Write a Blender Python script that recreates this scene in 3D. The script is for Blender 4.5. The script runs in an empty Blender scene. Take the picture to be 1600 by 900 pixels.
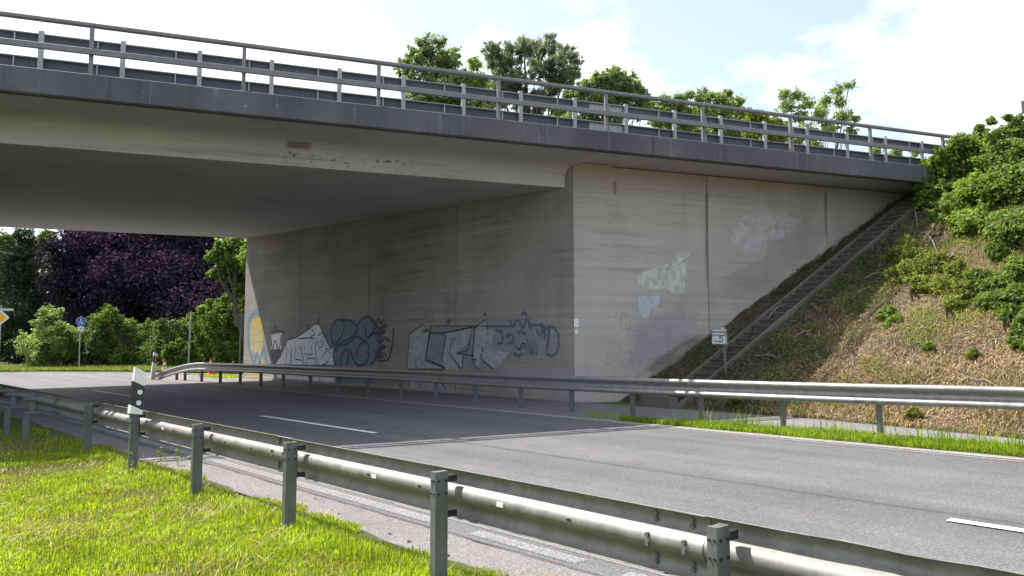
import bpy, bmesh, math, random
import numpy as np
from mathutils import Vector, Matrix, Quaternion

S = bpy.context.scene
COL = S.collection
rng = np.random.default_rng(7)
random.seed(7)

# ------------------------------------------------------------------ camera
F, CX, CY, EYE = 1230.0, 800.0, 450.0, 1.55
YAW = math.atan2(1110.0, F)
PIT = math.atan2(91.0, F)
cam = bpy.data.cameras.new("camera")
cam.sensor_width = 36.0
cam.lens = F / 1600.0 * 36.0
cam.clip_start = 0.05
cam.clip_end = 3000.0
co = bpy.data.objects.new("camera", cam)
co.location = (0, 0, EYE)
co.rotation_euler = (math.pi / 2 + PIT, 0, -YAW)
COL.objects.link(co)
S.camera = co

# ------------------------------------------------------------------ sun, sky, exposure
SUN_EL, SUN_AZ = math.radians(54.0), math.radians(-20.5)
sv = Vector((math.sin(SUN_AZ) * math.cos(SUN_EL), math.cos(SUN_AZ) * math.cos(SUN_EL), math.sin(SUN_EL)))
sl = bpy.data.lights.new("sun", 'SUN')
sl.energy = 4.9
sl.angle = math.radians(0.53)
sl.color = (1.0, 0.955, 0.89)
so = bpy.data.objects.new("sun", sl)
so.rotation_euler = sv.to_track_quat('Z', 'Y').to_euler()
so.location = (0, 0, 60)
COL.objects.link(so)

W = bpy.data.worlds.new("World")
S.world = W
W.use_nodes = True
wt = W.node_tree
wt.nodes.clear()


def wn(t, **k):
    n = wt.nodes.new(t)
    for a, b in k.items():
        setattr(n, a, b)
    return n


sky = wn('ShaderNodeTexSky', sky_type='NISHITA', sun_disc=False, sun_elevation=SUN_EL, sun_rotation=SUN_AZ, air_density=1.0, dust_density=2.0, ozone_density=1.0)
bg = wn('ShaderNodeBackground')
bg.inputs[1].default_value = 0.15
bgc = wn('ShaderNodeBackground')
bgc.inputs[0].default_value = (0.96, 0.985, 1.0, 1)
bgc.inputs[1].default_value = 0.95
tc = wn('ShaderNodeTexCoord')
sep = wn('ShaderNodeSeparateXYZ')
wt.links.new(tc.outputs['Generated'], sep.inputs[0])
ad = wn('ShaderNodeMath', operation='ADD')
ad.inputs[1].default_value = 0.22
wt.links.new(sep.outputs[2], ad.inputs[0])
mx = wn('ShaderNodeMath', operation='MAXIMUM')
mx.inputs[1].default_value = 0.05
wt.links.new(ad.outputs[0], mx.inputs[0])
dv = wn('ShaderNodeVectorMath', operation='DIVIDE')
wt.links.new(tc.outputs['Generated'], dv.inputs[0])
wt.links.new(mx.outputs[0], dv.inputs[1])
mp = wn('ShaderNodeMapping')
mp.inputs['Location'].default_value = (1.1, 9.3, 0)
mp.inputs['Scale'].default_value = (1.0, 1.0, 0.0)
wt.links.new(dv.outputs[0], mp.inputs[0])
nz = wn('ShaderNodeTexNoise')
nz.inputs['Scale'].default_value = 1.9
nz.inputs['Detail'].default_value = 9
nz.inputs['Roughness'].default_value = 0.6
wt.links.new(mp.outputs[0], nz.inputs[0])
rp = wn('ShaderNodeValToRGB')
rp.color_ramp.elements[0].position = 0.45
rp.color_ramp.elements[0].color = (0.22, 0.22, 0.22, 1)
rp.color_ramp.elements[1].position = 0.61
wt.links.new(nz.outputs[0], rp.inputs[0])
mixs = wn('ShaderNodeMixShader')
wt.links.new(rp.outputs[0], mixs.inputs[0])
wt.links.new(bg.outputs[0], mixs.inputs[1])
wt.links.new(bgc.outputs[0], mixs.inputs[2])
wt.links.new(sky.outputs[0], bg.inputs[0])
wo = wn('ShaderNodeOutputWorld')
wt.links.new(mixs.outputs[0], wo.inputs[0])

S.view_settings.view_transform = 'Standard'
S.view_settings.look = 'None'
S.view_settings.gamma = 1.0
S.view_settings.use_curve_mapping = False
S.view_settings.exposure = 0.82
S.render.engine = 'CYCLES'
S.cycles.max_bounces = 8
S.cycles.transparent_max_bounces = 12
S.cycles.use_denoising = True

# ------------------------------------------------------------------ helpers: geometry of the place
FW = Vector((math.sin(YAW) * math.cos(PIT), math.cos(YAW) * math.cos(PIT), math.sin(PIT)))
RT = Vector((math.cos(YAW), -math.sin(YAW), 0))
UP = RT.cross(FW)
SK = 0.384            # the overpass runs skewed: lines of constant y + SK*x
CROSS, X0 = 0.022, 3.3  # cross fall of the road


def ray(u, v):
    return FW + RT * ((u - CX) / F) - UP * ((v - CY) / F)


def at(u, v, depth):
    return Vector((0, 0, EYE)) + ray(u, v) * depth


def onX(u, v, x):
    d = ray(u, v)
    return Vector((0, 0, EYE)) + d * (x / d.x)


def onL(u, v, L):
    d = ray(u, v)
    return Vector((0, 0, EYE)) + d * (L / (d.y + SK * d.x))


def gz(x):
    return CROSS * (min(max(x, X0), 14.0) - X0)


def gza(x):
    return CROSS * (np.clip(x, X0, 14.0) - X0)


STD = Vector((1, -0.25, 0)).normalized()   # direction up the stairs
STN = Vector((STD.y, -STD.x, 0))           # towards the near side
ST0 = Vector((14.45, 10.80, 0))


def hill_raw(x, y):
    t = np.maximum(0, x - 14.45 + 0.2 * np.clip(10.6 - y, -4, 8))
    z = gza(x) + 0.6 * t
    k = 0.35
    m = 6.02
    h = np.clip(0.5 + 0.5 * (m - z) / k, 0, 1)
    return m * (1 - h) + z * h - k * h * (1 - h)


def hill(x, y):
    return float(hill_raw(np.array(x, float), np.array(y, float)))


def onhill(u, v):
    d = ray(u, v)
    t = 8.0
    while t < 60:
        p = Vector((0, 0, EYE)) + d * t
        if p.x > 13.5 and p.z < hill(p.x, p.y):
            return p
        t += 0.04
    return p


# ------------------------------------------------------------------ helpers: materials
def mat(name):
    m = bpy.data.materials.new(name)
    m.use_nodes = True
    nt = m.node_tree
    for n in list(nt.nodes):
        nt.nodes.remove(n)
    out = nt.nodes.new('ShaderNodeOutputMaterial')
    b = nt.nodes.new('ShaderNodeBsdfPrincipled')
    nt.links.new(b.outputs[0], out.inputs[0])
    return m, nt, b, out


def N(nt, t, **k):
    n = nt.nodes.new(t)
    for a, b in k.items():
        if a.startswith('i_'):
            n.inputs[int(a[2:])].default_value = b
        else:
            setattr(n, a, b)
    return n


def pos(nt, scale=(1, 1, 1), loc=(0, 0, 0), rot=(0, 0, 0)):
    g = N(nt, 'ShaderNodeNewGeometry')
    m = N(nt, 'ShaderNodeMapping')
    m.inputs['Scale'].default_value = scale
    m.inputs['Location'].default_value = loc
    m.inputs['Rotation'].default_value = rot
    nt.links.new(g.outputs['Position'], m.inputs[0])
    return m.outputs[0]


def noise(nt, vec, scale, detail=4, rough=0.55, dist=0.0):
    n = N(nt, 'ShaderNodeTexNoise')
    n.inputs['Scale'].default_value = scale
    n.inputs['Detail'].default_value = detail
    n.inputs['Roughness'].default_value = rough
    n.inputs['Distortion'].default_value = dist
    nt.links.new(vec, n.inputs['Vector'])
    return n.outputs['Fac']


def ramp(nt, val, stops):
    r = N(nt, 'ShaderNodeValToRGB')
    e = r.color_ramp.elements
    while len(e) < len(stops):
        e.new(0.5)
    for i, (p, c) in enumerate(stops):
        e[i].position = p
        if not isinstance(c, (tuple, list)):
            c = (c, c, c)
        e[i].color = (c[0], c[1], c[2], 1)
    nt.links.new(val, r.inputs[0])
    return r.outputs[0]


def mix(nt, fac, a, b, mode='MIX'):
    m = N(nt, 'ShaderNodeMix', data_type='RGBA', blend_type=mode)
    for s, v in ((0, fac), (6, a), (7, b)):
        if isinstance(v, (int, float)):
            m.inputs[s].default_value = v if s == 0 else (v, v, v, 1)
        elif isinstance(v, (tuple, list)):
            m.inputs[s].default_value = (v[0], v[1], v[2], 1)
        else:
            nt.links.new(v, m.inputs[s])
    return m.outputs[2]


def math_(nt, op, a, b=None):
    m = N(nt, 'ShaderNodeMath', operation=op)
    for i, v in enumerate((a, b)):
        if v is None:
            continue
        if isinstance(v, (int, float)):
            m.inputs[i].default_value = v
        else:
            nt.links.new(v, m.inputs[i])
    return m.outputs[0]


def bump(nt, b, h, strength=0.3, dist=0.02):
    n = N(nt, 'ShaderNodeBump')
    n.inputs['Strength'].default_value = strength
    n.inputs['Distance'].default_value = dist
    nt.links.new(h, n.inputs['Height'])
    nt.links.new(n.outputs[0], b.inputs['Normal'])


def concrete(name, c0, c1, streak=0.35, board=0.35, drips=0.25, dark=(0.06, 0.055, 0.05), rough=0.85, lay=None, pitch=0.12, tone=0.0, pale=0.0):
    m, nt, b, out = mat(name)
    p = pos(nt)
    big = noise(nt, p, 0.55, 5, 0.6)
    col = ramp(nt, big, [(0.3, c0), (0.7, c1)])
    # stains drawn out along the shuttering boards
    st = noise(nt, pos(nt, (0.35, 0.35, 7.0)), 1.0, 5, 0.65)
    stm = ramp(nt, st, [(0.50, 0.0), (0.72, 1.0)])
    reg = ramp(nt, noise(nt, pos(nt, loc=(5, 3, 2)), 0.33, 3), [(0.42, 0.15), (0.6, 1.0)])
    k = math_(nt, 'MULTIPLY', math_(nt, 'MULTIPLY', stm, reg), streak)
    col = mix(nt, k, col, dark)
    dr = noise(nt, pos(nt, (3.0, 3.0, 0.18)), 1.0, 4, 0.6)
    k2 = math_(nt, 'MULTIPLY', ramp(nt, dr, [(0.55, 0.0), (0.8, 1.0)]), drips)
    col = mix(nt, k2, col, dark)
    fine = noise(nt, p, 28, 4, 0.7)
    col = mix(nt, 1.0, col, ramp(nt, fine, [(0.25, 0.82), (0.75, 1.14)]), 'MULTIPLY')
    pits = ramp(nt, noise(nt, pos(nt, loc=(1, 7, 3)), 46, 2, 0.5), [(0.70, 0.0), (0.76, 1.0)])
    col = mix(nt, math_(nt, 'MULTIPLY', pits, 0.5), col, dark)
    w = N(nt, 'ShaderNodeTexWave', wave_type='BANDS', bands_direction='Z', wave_profile='SAW')
    w.inputs['Scale'].default_value = 1.55
    w.inputs['Distortion'].default_value = 0.25
    w.inputs['Detail'].default_value = 2
    nt.links.new(p, w.inputs['Vector'])
    bl = ramp(nt, w.outputs['Fac'], [(0.0, 0.0), (0.08, 1.0), (1.0, 0.96)])
    col = mix(nt, board, col, mix(nt, 1.0, col, ramp(nt, bl, [(0, 0.72), (1, 1.03)]), 'MULTIPLY'))
    if tone:
        dt = N(nt, 'ShaderNodeVectorMath', operation='DOT_PRODUCT')
        nt.links.new(p, dt.inputs[0])
        dt.inputs[1].default_value = lay
        wob = math_(nt, 'MULTIPLY', noise(nt, p, 0.9, 2), 0.04)
        fl = math_(nt, 'DIVIDE', math_(nt, 'ADD', dt.outputs['Value'], wob), pitch)
        wnz = N(nt, 'ShaderNodeTexWhiteNoise', noise_dimensions='1D')
        nt.links.new(math_(nt, 'FLOOR', fl), wnz.inputs['W'])
        col = mix(nt, 1.0, col, ramp(nt, wnz.outputs['Value'], [(0, 1 - tone), (1, 1 + tone)]), 'MULTIPLY')
        sm_ = ramp(nt, math_(nt, 'FRACT', fl), [(0.0, 0.0), (0.06, 1.0), (0.94, 1.0), (1.0, 0.0)])
        col = mix(nt, math_(nt, 'MULTIPLY', math_(nt, 'SUBTRACT', 1.0, sm_), min(0.6, 3 * tone)), col, dark)
    if pale:
        pv = noise(nt, pos(nt, (5, 5, 0.5), (2, 8, 1)), 1.0, 5, 0.7)
        col = mix(nt, math_(nt, 'MULTIPLY', ramp(nt, pv, [(0.58, 0.0), (0.74, 1.0)]), pale), col, tuple(min(1, 2.1 * x) for x in c1))
        ps = noise(nt, pos(nt, loc=(6, 1, 9)), 8.0, 2, 0.5)
        col = mix(nt, math_(nt, 'MULTIPLY', ramp(nt, ps, [(0.73, 0.0), (0.76, 1.0)]), 0.6), col, tuple(min(1, 3.0 * x) for x in c1))
        pd = noise(nt, pos(nt, (0.7, 0.7, 0.2), (1, 1, 4)), 1.0, 4, 0.6)
        col = mix(nt, 1.0, col, ramp(nt, pd, [(0.3, 0.74), (0.7, 1.2)]), 'MULTIPLY')
    nt.links.new(col, b.inputs['Base Color'])
    b.inputs['Roughness'].default_value = rough
    h = math_(nt, 'ADD', math_(nt, 'MULTIPLY', fine, 0.5), math_(nt, 'MULTIPLY', bl, 0.5 * board))
    bump(nt, b, h, 0.35, 0.012)
    return m


def steel(name, c, metal=0.7, rough=0.42, blotch=0.3, rust=0.0):
    m, nt, b, out = mat(name)
    p = pos(nt)
    a = noise(nt, p, 9, 6, 0.7)
    col = ramp(nt, a, [(0.3, tuple(x * (1 - blotch) for x in c)), (0.7, tuple(min(1, x * (1 + blotch * 0.6)) for x in c))])
    st = noise(nt, pos(nt, (14, 14, 1.2)), 1.4, 4, 0.6)
    col = mix(nt, 0.35, col, mix(nt, 1.0, col, ramp(nt, st, [(0.3, 0.6), (0.7, 1.2)]), 'MULTIPLY'))
    dirt = ramp(nt, noise(nt, pos(nt, (1, 0.6, 1), (3, 1, 2)), 3.2, 6, 0.72), [(0.55, 0.0), (0.75, 1.0)])
    col = mix(nt, math_(nt, 'MULTIPLY', dirt, 0.35), col, (0.13, 0.115, 0.09))
    if rust:
        r = ramp(nt, noise(nt, pos(nt, loc=(9, 2, 4)), 5, 6, 0.75), [(0.60, 0.0), (0.70, 1.0)])
        col = mix(nt, math_(nt, 'MULTIPLY', r, rust), col, (0.16, 0.075, 0.035))
    nt.links.new(col, b.inputs['Base Color'])
    b.inputs['Metallic'].default_value = metal
    rr = ramp(nt, a, [(0.3, rough - 0.07), (0.7, rough + 0.16)])
    nt.links.new(rr, b.inputs['Roughness'])
    bump(nt, b, noise(nt, p, 60, 3, 0.6), 0.12, 0.004)
    return m


def asphalt(name, c0, c1, grain=240, worn=0.4):
    m, nt, b, out = mat(name)
    p = pos(nt)
    g = noise(nt, p, grain, 2, 0.6)
    g2 = noise(nt, p, 48, 5, 0.85)
    vo = N(nt, 'ShaderNodeTexVoronoi')
    vo.inputs['Scale'].default_value = 95
    nt.links.new(p, vo.inputs['Vector'])
    sp2 = N(nt, 'ShaderNodeSeparateColor')
    nt.links.new(vo.outputs['Color'], sp2.inputs[0])
    col = ramp(nt, g, [(0.32, c0), (0.66, c1)])
    col = mix(nt, 1.0, col, ramp(nt, g2, [(0.28, 0.66), (0.72, 1.36)]), 'MULTIPLY')
    col = mix(nt, 1.0, col, ramp(nt, sp2.outputs[0], [(0.0, 0.66), (0.8, 1.08), (1.0, 1.6)]), 'MULTIPLY')
    tr = noise(nt, pos(nt, (1.3, 0.05, 1)), 1.1, 4, 0.6)
    col = mix(nt, 1.0, col, ramp(nt, tr, [(0.3, 1 - worn * 0.42), (0.7, 1 + worn * 0.36)]), 'MULTIPLY')
    bl = noise(nt, p, 0.9, 5, 0.65)
    col = mix(nt, 1.0, col, ramp(nt, bl, [(0.3, 0.86), (0.7, 1.12)]), 'MULTIPLY')
    dk = ramp(nt, noise(nt, pos(nt, (1, 0.35, 1), (4, 4, 0)), 1.7, 5, 0.7), [(0.63, 0.0), (0.72, 1.0)])
    col = mix(nt, math_(nt, 'MULTIPLY', dk, 0.25), col, tuple(x * 0.6 for x in c0))
    nt.links.new(col, b.inputs['Base Color'])
    b.inputs['Roughness'].default_value = 0.82
    bump(nt, b, math_(nt, 'ADD', g, g2), 0.5, 0.006)
    return m


def plain(name, c, rough=0.6, metal=0.0, var=0.2, scale=12, emit=None):
    m, nt, b, out = mat(name)
    a = noise(nt, pos(nt), scale, 5, 0.65)
    nt.links.new(ramp(nt, a, [(0.3, tuple(x * (1 - var) for x in c)), (0.7, tuple(min(1, x * (1 + var)) for x in c))]), b.inputs['Base Color'])
    b.inputs['Roughness'].default_value = rough
    b.inputs['Metallic'].default_value = metal
    return m


def paint(name, c, wear=0.35, scale=9.0, hard=0.08, stretch=(1, 1, 1), soft=False, var=0.12, fade=False):
    """thin paint film: worn through where the noise says so"""
    m, nt, b, out = mat(name)
    p = pos(nt, stretch)
    n1 = noise(nt, p, scale, 8, 0.78)
    a = noise(nt, pos(nt, loc=(2, 2, 2)), 3.0, 5, 0.65)
    nt.links.new(ramp(nt, a, [(0.3, tuple(x * (1 - var) for x in c)), (0.7, tuple(min(1, x * (1 + var)) for x in c))]), b.inputs['Base Color'])
    b.inputs['Roughness'].default_value = 0.7
    if fade:
        ga = N(nt, 'ShaderNodeAttribute', attribute_name='fade')
        n1 = math_(nt, 'ADD', n1, math_(nt, 'MULTIPLY', math_(nt, 'SUBTRACT', ga.outputs['Fac'], 1.0), 0.45))
    fac = ramp(nt, n1, [(max(0.0, 0.28 + wear * 0.4 - hard), 0.0), (0.28 + wear * 0.4 + hard, 1.0)])
    tr = N(nt, 'ShaderNodeBsdfTransparent')
    ms = N(nt, 'ShaderNodeMixShader')
    nt.links.new(fac, ms.inputs[0])
    nt.links.new(tr.outputs[0], ms.inputs[1])
    nt.links.new(b.outputs[0], ms.inputs[2])
    if soft:
        ms2 = N(nt, 'ShaderNodeMixShader')
        ms2.inputs[0].default_value = soft
        nt.links.new(tr.outputs[0], ms2.inputs[1])
        nt.links.new(ms.outputs[0], ms2.inputs[2])
        ms = ms2
    nt.links.new(ms.outputs[0], out.inputs[0])
    return m


def leaf(name, cols, trans=0.35, rough=0.55, tmul=1.5, spec=0.35, lo=0.75, hi=1.25, ns=0.7):
    m, nt, b, out = mat(name)
    g = N(nt, 'ShaderNodeNewGeometry')
    n = len(cols)
    col = ramp(nt, g.outputs['Random Per Island'], [(i / max(1, n - 1), c) for i, c in enumerate(cols)])
    cl = noise(nt, pos(nt), ns, 4, 0.65)
    col = mix(nt, 1.0, col, ramp(nt, cl, [(0.3, lo), (0.7, hi)]), 'MULTIPLY')
    nt.links.new(col, b.inputs['Base Color'])
    b.inputs['Roughness'].default_value = rough
    b.inputs['Specular IOR Level'].default_value = spec
    t = N(nt, 'ShaderNodeBsdfTranslucent')
    nt.links.new(mix(nt, 1.0, col, (tmul * 1.05, tmul * 1.1, tmul * 0.55), 'MULTIPLY'), t.inputs[0])
    ms = N(nt, 'ShaderNodeMixShader')
    ms.inputs[0].default_value = trans
    nt.links.new(b.outputs[0], ms.inputs[1])
    nt.links.new(t.outputs[0], ms.inputs[2])
    nt.links.new(ms.outputs[0], out.inputs[0])
    return m


# ------------------------------------------------------------------ helpers: mesh building and tagging
ORG = {}


class MB:
    def __init__(s):
        s.v, s.f, s.m = [], [], []

    def add(s, vs, fs, mi=0):
        o = len(s.v)
        s.v += [tuple(x) for x in vs]
        s.f += [tuple(i + o for i in q) for q in fs]
        s.m += [mi] * len(fs)
        return s

    def hexa(s, b4, t4, mi=0):
        return s.add(list(b4) + list(t4), [(3, 2, 1, 0), (4, 5, 6, 7), (0, 1, 5, 4), (1, 2, 6, 5), (2, 3, 7, 6), (3, 0, 4, 7)], mi)

    def box(s, lo, hi, mi=0):
        (a, b, c), (d, e, f) = lo, hi
        return s.hexa([(a, b, c), (d, b, c), (d, e, c), (a, e, c)], [(a, b, f), (d, b, f), (d, e, f), (a, e, f)], mi)

    def obox(s, c, ex, ey, ez, mi=0):
        """oriented box: centre, half vectors"""
        c, ex, ey, ez = map(Vector, (c, ex, ey, ez))
        b = [c - ex - ey - ez, c + ex - ey - ez, c + ex + ey - ez, c - ex + ey - ez]
        return s.hexa(b, [p + 2 * ez for p in b], mi)

    def extrude(s, sec, path, mi=0, closed=True, caps=True):
        """sec(i) -> ring of points for each path index"""
        rings = [sec(i) for i in range(path)]
        n = len(rings[0])
        vs = [p for r in rings for p in r]
        fs = []
        for i in range(path - 1):
            for j in range(n if closed else n - 1):
                k = (j + 1) % n
                fs.append((i * n + j, i * n + k, (i + 1) * n + k, (i + 1) * n + j))
        if caps and closed:
            fs.append(tuple(range(n - 1, -1, -1)))
            fs.append(tuple((path - 1) * n + j for j in range(n)))
        return s.add(vs, fs, mi)

    def tube(s, pts, rad, n=8, mi=0):
        pts = [Vector(p) for p in pts]
        if not isinstance(rad, (list, tuple)):
            rad = [rad] * len(pts)

        def sec(i):
            a = pts[max(0, i - 1)]
            b = pts[min(len(pts) - 1, i + 1)]
            d = (b - a).normalized()
            x = d.orthogonal().normalized() if abs(d.z) > 0.95 else d.cross(Vector((0, 0, 1))).normalized()
            y = d.cross(x).normalized()
            return [pts[i] + (x * math.cos(2 * math.pi * j / n) + y * math.sin(2 * math.pi * j / n)) * rad[i] for j in range(n)]
        return s.extrude(sec, len(pts), mi)

    def disc(s, c, nrm, r, th, n=20, mi=0):
        c, nrm = Vector(c), Vector(nrm).normalized()
        return s.tube([c, c + nrm * th], r, n, mi)

    def prism(s, poly, d, mi=0):
        """planar polygon (3d points) pushed along d"""
        d = Vector(d)
        n = len(poly)
        p = [Vector(q) for q in poly]
        return s.add(p + [q + d for q in p], [tuple(range(n - 1, -1, -1)), tuple(range(n, 2 * n))] + [(i, (i + 1) % n, n + (i + 1) % n, n + i) for i in range(n)], mi)

    def build(s, name, mats, parent=None, world=True, smooth=False, kind=None):
        me = bpy.data.meshes.new(name)
        o = bpy.data.objects.new(name, me)
        COL.objects.link(o)
        off = Vector((0, 0, 0))
        if parent is not None:
            o.parent = parent
            off = ORG[parent.name]
        vs = s.v if not world else [(x - off.x, y - off.y, z - off.z) for x, y, z in s.v]
        me.from_pydata(vs, [], s.f)
        if not isinstance(mats, (list, tuple)):
            mats = [mats]
        for m in mats:
            me.materials.append(m)
        me.polygons.foreach_set('material_index', s.m)
        bm = bmesh.new()
        bm.from_mesh(me)
        bmesh.ops.recalc_face_normals(bm, faces=bm.faces)
        bm.to_mesh(me)
        bm.free()
        if smooth:
            me.polygons.foreach_set('use_smooth', [True] * len(me.polygons))
            me.set_sharp_from_angle(angle=math.radians(38))
        me.update()
        ORG[o.name] = off
        if kind:
            o['kind'] = kind
        return o


def thing(name, label, cat, loc=(0, 0, 0), group=None):
    o = bpy.data.objects.new(name, None)
    o.empty_display_size = 0.2
    COL.objects.link(o)
    o.location = loc
    ORG[o.name] = Vector(loc)
    return tag(o, label, cat, group)


def tag(o, label=None, cat=None, group=None, kind=None):
    if label:
        o['label'] = label
    if cat:
        o['category'] = cat
    if group:
        o['group'] = group
    if kind:
        o['kind'] = kind
    return o


def inst(proto, parent, loc, rotz=0.0):
    """another part that shares a mesh, placed at a world position"""
    c = proto.copy()
    COL.objects.link(c)
    c.parent = parent
    c.location = Vector(loc) - ORG[parent.name]
    c.rotation_euler = (0, 0, rotz)
    ORG[c.name] = Vector(loc)
    return c


def raw_mesh(name, verts, tris_or_quads, k, mats, parent=None, kind=None):
    """fast mesh from numpy: verts (n,3) world, faces (m,k)"""
    off = ORG[parent.name] if parent is not None else Vector((0, 0, 0))
    v = (verts - np.array(off)[None, :]).astype(np.float32)
    f = tris_or_quads.astype(np.int32)
    me = bpy.data.meshes.new(name)
    me.vertices.add(len(v))
    me.vertices.foreach_set('co', v.ravel())
    me.loops.add(f.size)
    me.loops.foreach_set('vertex_index', f.ravel())
    me.polygons.add(len(f))
    me.polygons.foreach_set('loop_start', np.arange(0, f.size, k, dtype=np.int32))
    me.update(calc_edges=True)
    me.validate()
    me.materials.append(mats)
    o = bpy.data.objects.new(name, me)
    COL.objects.link(o)
    if parent is not None:
        o.parent = parent
    ORG[o.name] = off
    if kind:
        o['kind'] = kind
    return o


def unit(n):
    d = rng.normal(size=(n, 3))
    return d / np.linalg.norm(d, axis=1)[:, None]


def leaf_mesh(name, c, size, m, parent=None, kind=None, aspect=0.55, upward=0.35, nrm=None, fold=0.18, align=0.0):
    """one folded rhombic leaf (two triangles) at every point of c"""
    n = len(c)
    size = np.broadcast_to(np.asarray(size, float), (n,)) * rng.uniform(0.65, 1.35, n)
    d = unit(n)
    if align:
        d = d + nrm * align + np.array([0, 0, 0.5 * align])
        nrm = None
    if nrm is None:
        nn = unit(n)
    else:
        nn = nrm + 0.75 * unit(n)
    nn[:, 2] += upward
    nn /= np.linalg.norm(nn, axis=1)[:, None]
    a = d - (d * nn).sum(1)[:, None] * nn
    a /= np.linalg.norm(a, axis=1)[:, None] + 1e-9
    b = np.cross(nn, a)
    L = size[:, None] * 0.5
    V = np.empty((n, 4, 3))
    V[:, 0] = c - a * L
    V[:, 1] = c + b * L * aspect + nn * L * fold
    V[:, 2] = c + a * L
    V[:, 3] = c - b * L * aspect + nn * L * fold
    i = np.arange(n)[:, None] * 4
    Fq = np.concatenate([np.hstack([i, i + 1, i + 2]), np.hstack([i, i + 2, i + 3])])
    return raw_mesh(name, V.reshape(-1, 3), Fq, 3, m, parent, kind)


def clump_points(blobs, n, k=14, tight=0.30, shell=(0.55, 1.0)):
    """leaf positions: many small uneven sprays spread over each blob, plus loose leaves between them"""
    P, Nn = [], []
    k = int(k * 2.2)
    wts = np.array([b[1] ** 2 for b in blobs])
    wts = wts / wts.sum()
    for (c, r, *sq), w in zip(blobs, wts):
        sq = sq[0] if sq else 0.85
        c = np.array(c)
        q = max(20, int(n * w))
        d = unit(k)
        rr = r * rng.uniform(shell[0], shell[1], k) ** 0.8
        cc = c + d * rr[:, None] * np.array([1, 1, sq])
        ax = d * 0.7 + unit(k) * 0.8
        ax /= np.linalg.norm(ax, axis=1)[:, None]
        rs = r * tight * rng.uniform(0.35, 1.35, k)
        wk = rs ** 1.6
        pick = rng.choice(k, q, p=wk / wk.sum())
        g = rng.normal(0, 0.42, (q, 3)) * np.array([1, 1, 0.7])
        along_ = rng.normal(0, 0.75, q)
        pp = cc[pick] + g * rs[pick][:, None] + ax[pick] * (along_ * rs[pick])[:, None]
        lo = rng.uniform(0, 1, q) < 0.22
        dd = unit(q) * (rng.uniform(0.2, 1.05, q) ** 0.6 * r)[:, None]
        pp[lo] = (c + dd * np.array([1, 1, sq]))[lo]
        P.append(pp)
        o = pp - c
        Nn.append(0.55 * o / (np.linalg.norm(o, axis=1)[:, None] + 1e-6))
    return np.concatenate(P), np.concatenate(Nn)


# ------------------------------------------------------------------ materials
M = {}
M['asphalt'] = asphalt('asphalt', (0.076, 0.075, 0.079), (0.172, 0.166, 0.168), worn=0.6)
M['walk'] = asphalt('sidewalk_asphalt', (0.12, 0.115, 0.115), (0.22, 0.21, 0.205), worn=0.2)
M['gutter'] = asphalt('gutter', (0.20, 0.19, 0.17), (0.34, 0.32, 0.29), grain=120, worn=0.3)
M['tar'] = plain('tar', (0.05, 0.049, 0.05), 0.7, var=0.4, scale=30)
M['line'] = paint('road_paint', (0.72, 0.72, 0.70), 0.10, 30)
M['wornline'] = paint('worn_road_paint', (0.48, 0.475, 0.465), 0.55, 60, 0.07, (1, 0.6, 1), 0.55)
M['wornline2'] = paint('patchy_road_paint', (0.48, 0.475, 0.465), 0.58, 60, 0.08, (1, 0.7, 1), 0.6)
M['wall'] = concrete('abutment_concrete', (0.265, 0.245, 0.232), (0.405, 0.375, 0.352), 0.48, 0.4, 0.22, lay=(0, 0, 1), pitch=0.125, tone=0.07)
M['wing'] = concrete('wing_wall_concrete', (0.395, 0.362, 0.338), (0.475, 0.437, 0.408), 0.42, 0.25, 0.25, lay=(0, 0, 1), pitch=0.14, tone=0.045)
M['soffit'] = concrete('soffit_concrete', (0.475, 0.455, 0.475), (0.545, 0.52, 0.54), 0.3, 0.0, 0.0, lay=(0.384, 1, 0), pitch=0.30, tone=0.04)
M['fascia'] = concrete('edge_beam_concrete', (0.082, 0.080, 0.094), (0.125, 0.119, 0.132), 0.3, 0.0, 0.7, (0.045, 0.04, 0.047), pale=0.65)
M['step'] = concrete('step_concrete', (0.062, 0.05, 0.048), (0.098, 0.082, 0.076), 0.2, 0.0, 0.2)
M['curb'] = concrete('stair_curb_concrete', (0.12, 0.102, 0.088), (0.20, 0.172, 0.15), 0.2, 0.0, 0.2)
M['joint'] = plain('joint_filler', (0.035, 0.033, 0.03), 0.9)
M['pale'] = plain('pale_matt', (0.55, 0.50, 0.42), 0.85, var=0.2, scale=20)
M['galv'] = steel('galvanised_rail', (0.25, 0.243, 0.225), 0.38, 0.54, 0.34, 0.3)
M['galv2'] = steel('galvanised_rail_far', (0.33, 0.32, 0.31), 0.5, 0.42, 0.28, 0.4)
M['post'] = steel('galvanised_post', (0.145, 0.15, 0.15), 0.25, 0.55, 0.28, 0.12)
M['hrail'] = steel('painted_railing', (0.20, 0.19, 0.205), 0.15, 0.55, 0.25, 0.2)
M['gpost'] = steel('bridge_rail_post', (0.42, 0.42, 0.44), 0.25, 0.5, 0.2)
M['gbeam'] = steel('bridge_rail_beam_shaded', (0.10, 0.105, 0.15), 0.05, 0.6, 0.2)  # web colour darkened for the shade inside the open channel
M['bolt'] = plain('bolt', (0.05, 0.05, 0.055), 0.5, 0.6)
M['white'] = plain('white_plastic', (0.74, 0.74, 0.71), 0.45, var=0.08)
M['black'] = plain('black_plastic', (0.025, 0.025, 0.027), 0.4)
M['refl'] = plain('reflector', (0.72, 0.74, 0.76), 0.15, 0.3, var=0.05)
M['amber'] = plain('amber_reflector', (0.85, 0.30, 0.06), 0.25, var=0.08)
M['red'] = plain('cone_red', (0.62, 0.07, 0.03), 0.5, var=0.12)
M['blue'] = plain('sign_blue', (0.02, 0.10, 0.48), 0.35, var=0.06)
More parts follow.
